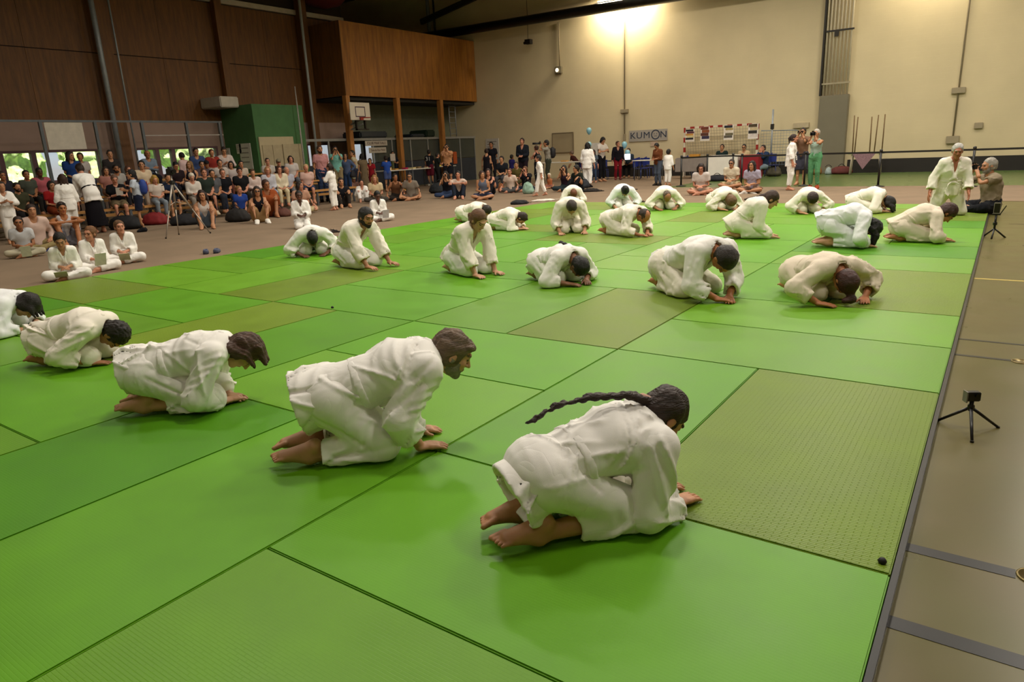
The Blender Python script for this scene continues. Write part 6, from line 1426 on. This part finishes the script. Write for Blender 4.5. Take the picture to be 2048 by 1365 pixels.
# standing by the gallery
O('feet', (637, 300), 'stand', -25, 'tee:b48080', 'trousers:22304c', 'fade:4a3226', 'tall bearded man in a pink checked shirt', feet=(650, 401), lod=1, sk='m', beard='2a1a12', shoes='2a2420', pk=dict(arms='lap' if False else 'down'), w=1.15)
O('x', (670, 300), 'stand', -35, 'tee:7ab8ac', 'trousers:8a7a58', 'short:1c120e', 'man in a turquoise polo lifting a phone', X=-20.6, lod=1, sk='m', pk=dict(arms='phone'), w=1.1)
O('x', (690, 313), 'stand', -60, 'shirt:4e5c7c', 'trousers:2c4064', 'bob:1c120e', 'woman in a blue shirt with jeans and a shoulder bag', X=-20.9, sk='m', pk=dict(arms='hip', hy=30), fem=True)
O('x', (704, 307), 'stand', -140, 'tee:c4b494', 'trousers:4a5068', 'short:15100c', 'man in a cream shirt seen from behind', X=-21.5, sk='m', pk=dict(arms='hip', hy=40), w=1.05)
O('x', (725, 331), 'stand', 170, 'dress:6a5a44:long=.6', None, 'long:120c0a', 'woman in a brown dress seen from behind', X=-20.8, s=.92, sk='m', pk=dict(arms='down'), fem=True)
O('x', (741, 336), 'stand', -60, 'tee:8a1822', 'shorts:6a1820', 'short:241610', 'child in a red shirt beside the brown dress', X=-20.8, s=.80, sk='m', pk=dict(arms='down'))
O('x', (772, 326), 'stand', 150, 'tee:2a4a9a', 'shorts:4a5a8a', 'short:241610', 'child in a blue shirt at the food table', X=-20.9, s=.84, sk='m', pk=dict(arms='hold'))
O('x', (785, 308), 'stand', -30, 'tee:141822', 'trousers:1c1c22', 'long:15100c', 'dark haired woman in navy behind the food table', X=-22.75, sk='m', pk=dict(arms='hold'), fem=True)
O('feet', (861, 305), 'stand', 110, 'tee:14151a', 'shorts:5a1424:len=1.0', 'short:1c120e', 'man in a black numbered shirt and dark red shorts seen from behind', feet=(862, 371), sk='m', shoes='9a948a', pk=dict(arms='down'))
O('x', (875, 311), 'stand', 60, 'tee:1c201c', 'trousers:1c1c1c', 'short:1c120e', 'person in black right of the numbered shirt', X=-20.0, sk='r', pk=dict(arms='hold'))
O('x', (893, 295), 'stand', -60, 'tee:c08c64', 'shorts:15161e', 'short:15100c', 'tall man in a peach polo filming with a phone', X=-18.6, lod=1, sk='m', glasses=True, pk=dict(arms='phone'), w=1.1)
O('x', (973, 303), 'stand', 110, 'tank:121016', 'skirt:121016:len=.5', 'bun:241610', 'woman in a black sleeveless dress seen from behind', X=-17.6, sk='m', pk=dict(arms='down'), fem=True)
O('x', (982, 290), 'stand', -70, 'tee:15151c', 'trousers:1c1a1e', 'fade:15100c', 'man in a black shirt before the tall wall poster', X=-19.0, sk='t', pk=dict(arms='down'))
O('y', (1003, 319), pose_bench(arms='join'), -75, 'tee:1a1c22', 'trousers:3c3c40', 'short:1c120e', 'man in black sitting higher behind the two women', s=1.0, X=21.6, sk='m')
O('y', (1024, 316), 'stand', 80, 'tee:2a2460', 'shorts:2a2460', 'curly:120c0a', 'child in a violet shirt near the back wall', X=25.5, s=.72, sk='t', pk=dict(arms='down'))
O('y', (1033, 330), pose_bench(arms='join'), -80, 'tee:5a5028', 'trousers:4a4428', 'short:3a2a1c', 'person in olive clothes seated behind the crowd', s=.95, X=22.2, sk='m')
O('y', (1044, 283), 'stand', -75, 'jacket:1a1e26', 'trousers:241a22', 'short:2a1812', 'man in a dark jacket standing before the back wall', X=24.5, sk='r', pk=dict(arms='join', hy=0), w=1.1)
O('y', (1072, 297), 'stand', 170, 'tank:141216', 'trousers:16181e', 'bun:3a2014', 'woman in a black top turned to the left', X=24.0, sk='r', pk=dict(arms='hold'), fem=True)
O('y', (1092, 287), 'stand', -150, 'tee:8a8478', 'trousers:33382c', 'curly:1a1210', 'photographer in a striped pale shirt with a long lens', X=23.6, lod=1, sk='t', pk=dict(arms=cam_arm))
O('y', (1143, 307), pose_stand(lean=40, arms='reach'), -170, 'tee:3c1a14', 'trousers:1c1a1c', 'fade:6a5444', 'bald man in a maroon shirt leaning over the table', X=27.8, sk='m')
O('y', (1187, 323), 'stand', -80, 'tee:55606c', 'trousers:33425c', 'long:2a1812', 'long haired girl in blue grey behind the girl in white', X=25.2, s=.76, sk='r', pk=dict(arms='down'), fem=True)
O('y', (1206, 281), 'stand', -20, 'tee:c8beb4', 'trousers:121218', 'bob:120c0a', 'woman in a white shirt and black trousers looking down', X=26.0, sk='m', pk=dict(arms='hold', ah=None) if False else dict(arms='hold', head=(.03, -35)), fem=True)
O('feet', (1238, 288), 'stand', -60, 'jacket:15131a', 'trousers:7a1420', 'bun:4a2e20', 'woman in a black blazer and red trousers', feet=(1236, 358), lod=1, sk='r', shoes='6a3030', pk=dict(arms='down', hy=30), fem=True)
O('y', (1257, 302), 'bench', -80, 'tee:2a3440', 'trousers:1c1a1c', 'short:120c0a', 'dark haired person sitting behind the low balloon', X=28.95, s=1.0, sk='m', pk=dict(arms='lap'))
O('feet', (1322, 292), 'stand', -110, 'shirt:6a3c22', 'trousers:4a5260', 'short:15100c', 'man in a brown checked shirt and jeans looking down', feet=(1316, 369), lod=1, sk='t', pk=dict(arms='join', head=(.04, -35)), w=1.1, shoes='2a2420')
O('y', (1444, 295), 'bench', -85, 'tee:1c2a28', 'trousers:1c1c22', 'fade:2a1a12', 'man in a dark green shirt seated behind the white cloth table', X=28.35, s=1.02, sk='m', pk=dict(arms='lap'))
O('y', (1488, 295), 'bench', -85, 'shirt:c0a884', 'trousers:6a5a50', 'fade:15100c', 'person in a cream top seated behind the red cloth table', X=28.35, s=1.0, sk='m', pk=dict(arms='join'), glasses=True)
O('y', (1526, 297), 'bench', -110, 'jacket:20304c', 'trousers:7a8894', 'short:241610', 'man in a blue jacket clapping beside the goal', X=27.2, s=1.02, sk='r', pk=dict(arms='face'))
O('feet', (1619, 268), 'stand', -100, 'tank:9ab0a4', 'trousers:5a9468:len=.85', 'short:b8b0a4', 'grey haired woman in green trousers lifting a camera', feet=(1627, 376), lod=1, sk='m', shoes='a0442c', pk=dict(arms='phone'), fem=True)
O('y', (1606, 264), 'stand', -95, 'tee:7a5c48', 'shorts:3c3c48:len=1.1', 'short:2a1a12', 'person in plaid shorts half hidden behind the green trousers', X=22.6, sk='m', pk=dict(arms='phone'))
# ---------------------------------------------------------------- things held in hands or worn on the back
def local(label):
    for k in WHO:
        if label in k: return WHO[k]
    raise KeyError(label)
def world_of(root, p, s): 
    c, sn = math.cos(root.rotation_euler[2]), math.sin(root.rotation_euler[2]); p = np.array(p) * s
    return (root.location[0] + c * p[0] - sn * p[1], root.location[1] + sn * p[0] + c * p[1], root.location[2] + p[2])
def grip(J): return (J.wr[0] + J.hd[0][0] * .09 + J.wr[1] + J.hd[1][0] * .09) / 2
phm = mat('phone_black', '121216', .25, .05)
for who, lb in (('turquoise polo', 'dark phone lifted by the man in turquoise'), ('peach polo', 'dark phone held by the man in the peach polo'), ('black top holding a phone', 'dark phone held up by the seated woman in black'), ('black taking a photo beside', 'dark phone held by the woman beside the striding boy'), ('dark patterned top', 'dark phone lifted by the woman in the patterned top'), ('plaid shorts', 'dark phone held by the person in plaid shorts')):
    root, J, s, rz = local(who); g = grip(J) + J.hF * .015
    e = empty('phone', world_of(root, g, s), lb, 'phone', 'phones held by onlookers', rz)
    MB().box(-.005, .005, -.075, .075, -.038, .038).build('body', phm, e, bevel=.004); MB().box(-.0058, -.005, -.068, .068, -.034, .034).build('screen', mat('lit_screen', '6a7484', .3, 0, emit=.15), e)
for who, lb, ln in (('sand shirt', 'black camera held to the eye by the seated photographer', .10), ('striped pale shirt', 'black camera with a long lens before the standing photographer', .26), ('green trousers', 'small dark camera lifted by the woman in green trousers', .05)):
    root, J, s, rz = local(who); g = grip(J) + J.hF * .01
    e = empty('photo_camera', world_of(root, g, s), lb, 'camera', 'cameras held by onlookers', rz)
    MB().box(-.035, .035, -.07, .07, -.05, .045).build('body', phm, e, bevel=.01); MB().box(-.03, .03, -.025, .025, .045, .075).build('viewfinder', phm, e, bevel=.006)
    MB().tube((.035, 0, -.003), (.035 + ln, 0, -.003), .036, .042, 16).build('lens', mat('lens_barrel', '1a1a1c', .4), e, smooth=True); MB().tube((.035 + ln, 0, -.003), (.037 + ln, 0, -.003), .034, n=16).build('front_glass', mat('black_glass', '08080c', .1), e)
for i, (who, lb, c, off, rx) in enumerate((('dark haired boy in white bowing', 'pale green paper on the lap of the left boy', 'c6cfae', (.16, -.08, -.09), .5), ('light brown haired boy', 'pale green paper held by the middle boy', 'c9d2b4', (.13, .0, .03), 1.1), ('looking up', 'pale green paper before the right boy', 'c6cfae', (.14, .02, -.08), .7), ('booklet on his lap', 'white booklet beside the boy with dark skin', 'c9c8cc', (.16, .10, .0), 1.2), ('reading a leaflet', 'white leaflet with a red mark held by the man in black', 'd6cfc6', (.10, .02, .07), 1.15), ('boy in a white shirt sitting cross legged', 'pale paper roll before the boy at the left', 'c6cfae', (.2, .02, -.08), 1.2))):
    root, J, s, rz = local(who); g = grip(J) + V(off)
    o = MB().bar((0, 0, -.10), (0, 0, .10), .15, .003, (1, 0, 0)).box(-.003, .0, -.005, .005, -.10, .10).build('paper_sheet', mat('printed_paper', c, .8, .06, 20), label=lb, cat='paper', group='papers held by onlookers')
    o.location = world_of(root, g, s); o.rotation_euler = (0, 1.57 - rx, rz)
    MB().box(-.0045, -.0035, -.05, .05, .02, .06).build('print_field', mat('paper_print', 'a04038' if 'red' in lb else '8a9078', .8), o)
# backpacks
for who, lb, c, c2 in (('blue backpack', 'blue backpack with a red stripe on the boy', '1c3a86', '9a1830'), ('striped pale shirt', 'black backpack on the photographer with the long lens', '141418', '24242a')):
    root, J, s, rz = local(who); n = nv(J.am)
    S = Sdf(); S.add(ellf((0, 0, 0), ((1, 0, 0), (0, 1, 0), (0, 0, 1)), (.10, .145, .19))).add(capf((.02, 0, -.12), (.02, 0, .12), .09, .08, (0, 1, 0), 1.5), .05)
    v, f = S.mesh(.016); o = mesh_obj('backpack', v * s, f, mat('bag_fabric', c, .7, .08), label=lb, cat='backpack'); o.location = world_of(root, J.chest - n * .21 - V(0, 0, .05), s); o.rotation_euler = (0, 0, rz)
    MB().box(-.105 * s, -.085 * s, -.03 * s, .03 * s, -.14 * s, .16 * s).build('stripe', mat('stripe', c2, .7), o, bevel=.008)
    for sy in (-1, 1): MB().tube((.06 * s, sy * .10 * s, .15 * s), (.16 * s, sy * .12 * s, .17 * s), .014, n=6).build('strap', mat('strap', '181614', .7), o)
# shoulder bag of the woman in blue
root, J, s, rz = local('shoulder bag'); o = bag(0, 0, .30, .14, .30, '1c1a22', 'black shoulder bag of the woman in the blue shirt'); o.location = world_of(root, J.P + V(-.02, .22, -.2), s); o.rotation_euler = (0, 0, rz)
# shirt number and shoulder stripes
root, J, s, rz = local('numbered shirt'); q = (J.chest - nv(J.am) * .158) * s
text_mesh('shirt_number', '31', .26 * s, mat('white_print', 'b8b4b0', .7), root, Matrix.Translation(tuple(map(float, q))) @ Matrix.Rotation(-math.pi / 2, 4, 'Z') @ RX, .006)
root, J, s, rz = local('dark haired boy in white bowing')
for k in range(3):
    a = (J.sh[1] + V(-.03 + k * .026, -.035, .066)) * s; b = (J.sh[1] + V(-.03 + k * .026, -.085, .01)) * s
    MB().tube(a, b, .007, n=6).build('shoulder_stripe', mat('blue_stripe', '24358a', .8), root)
resolve()
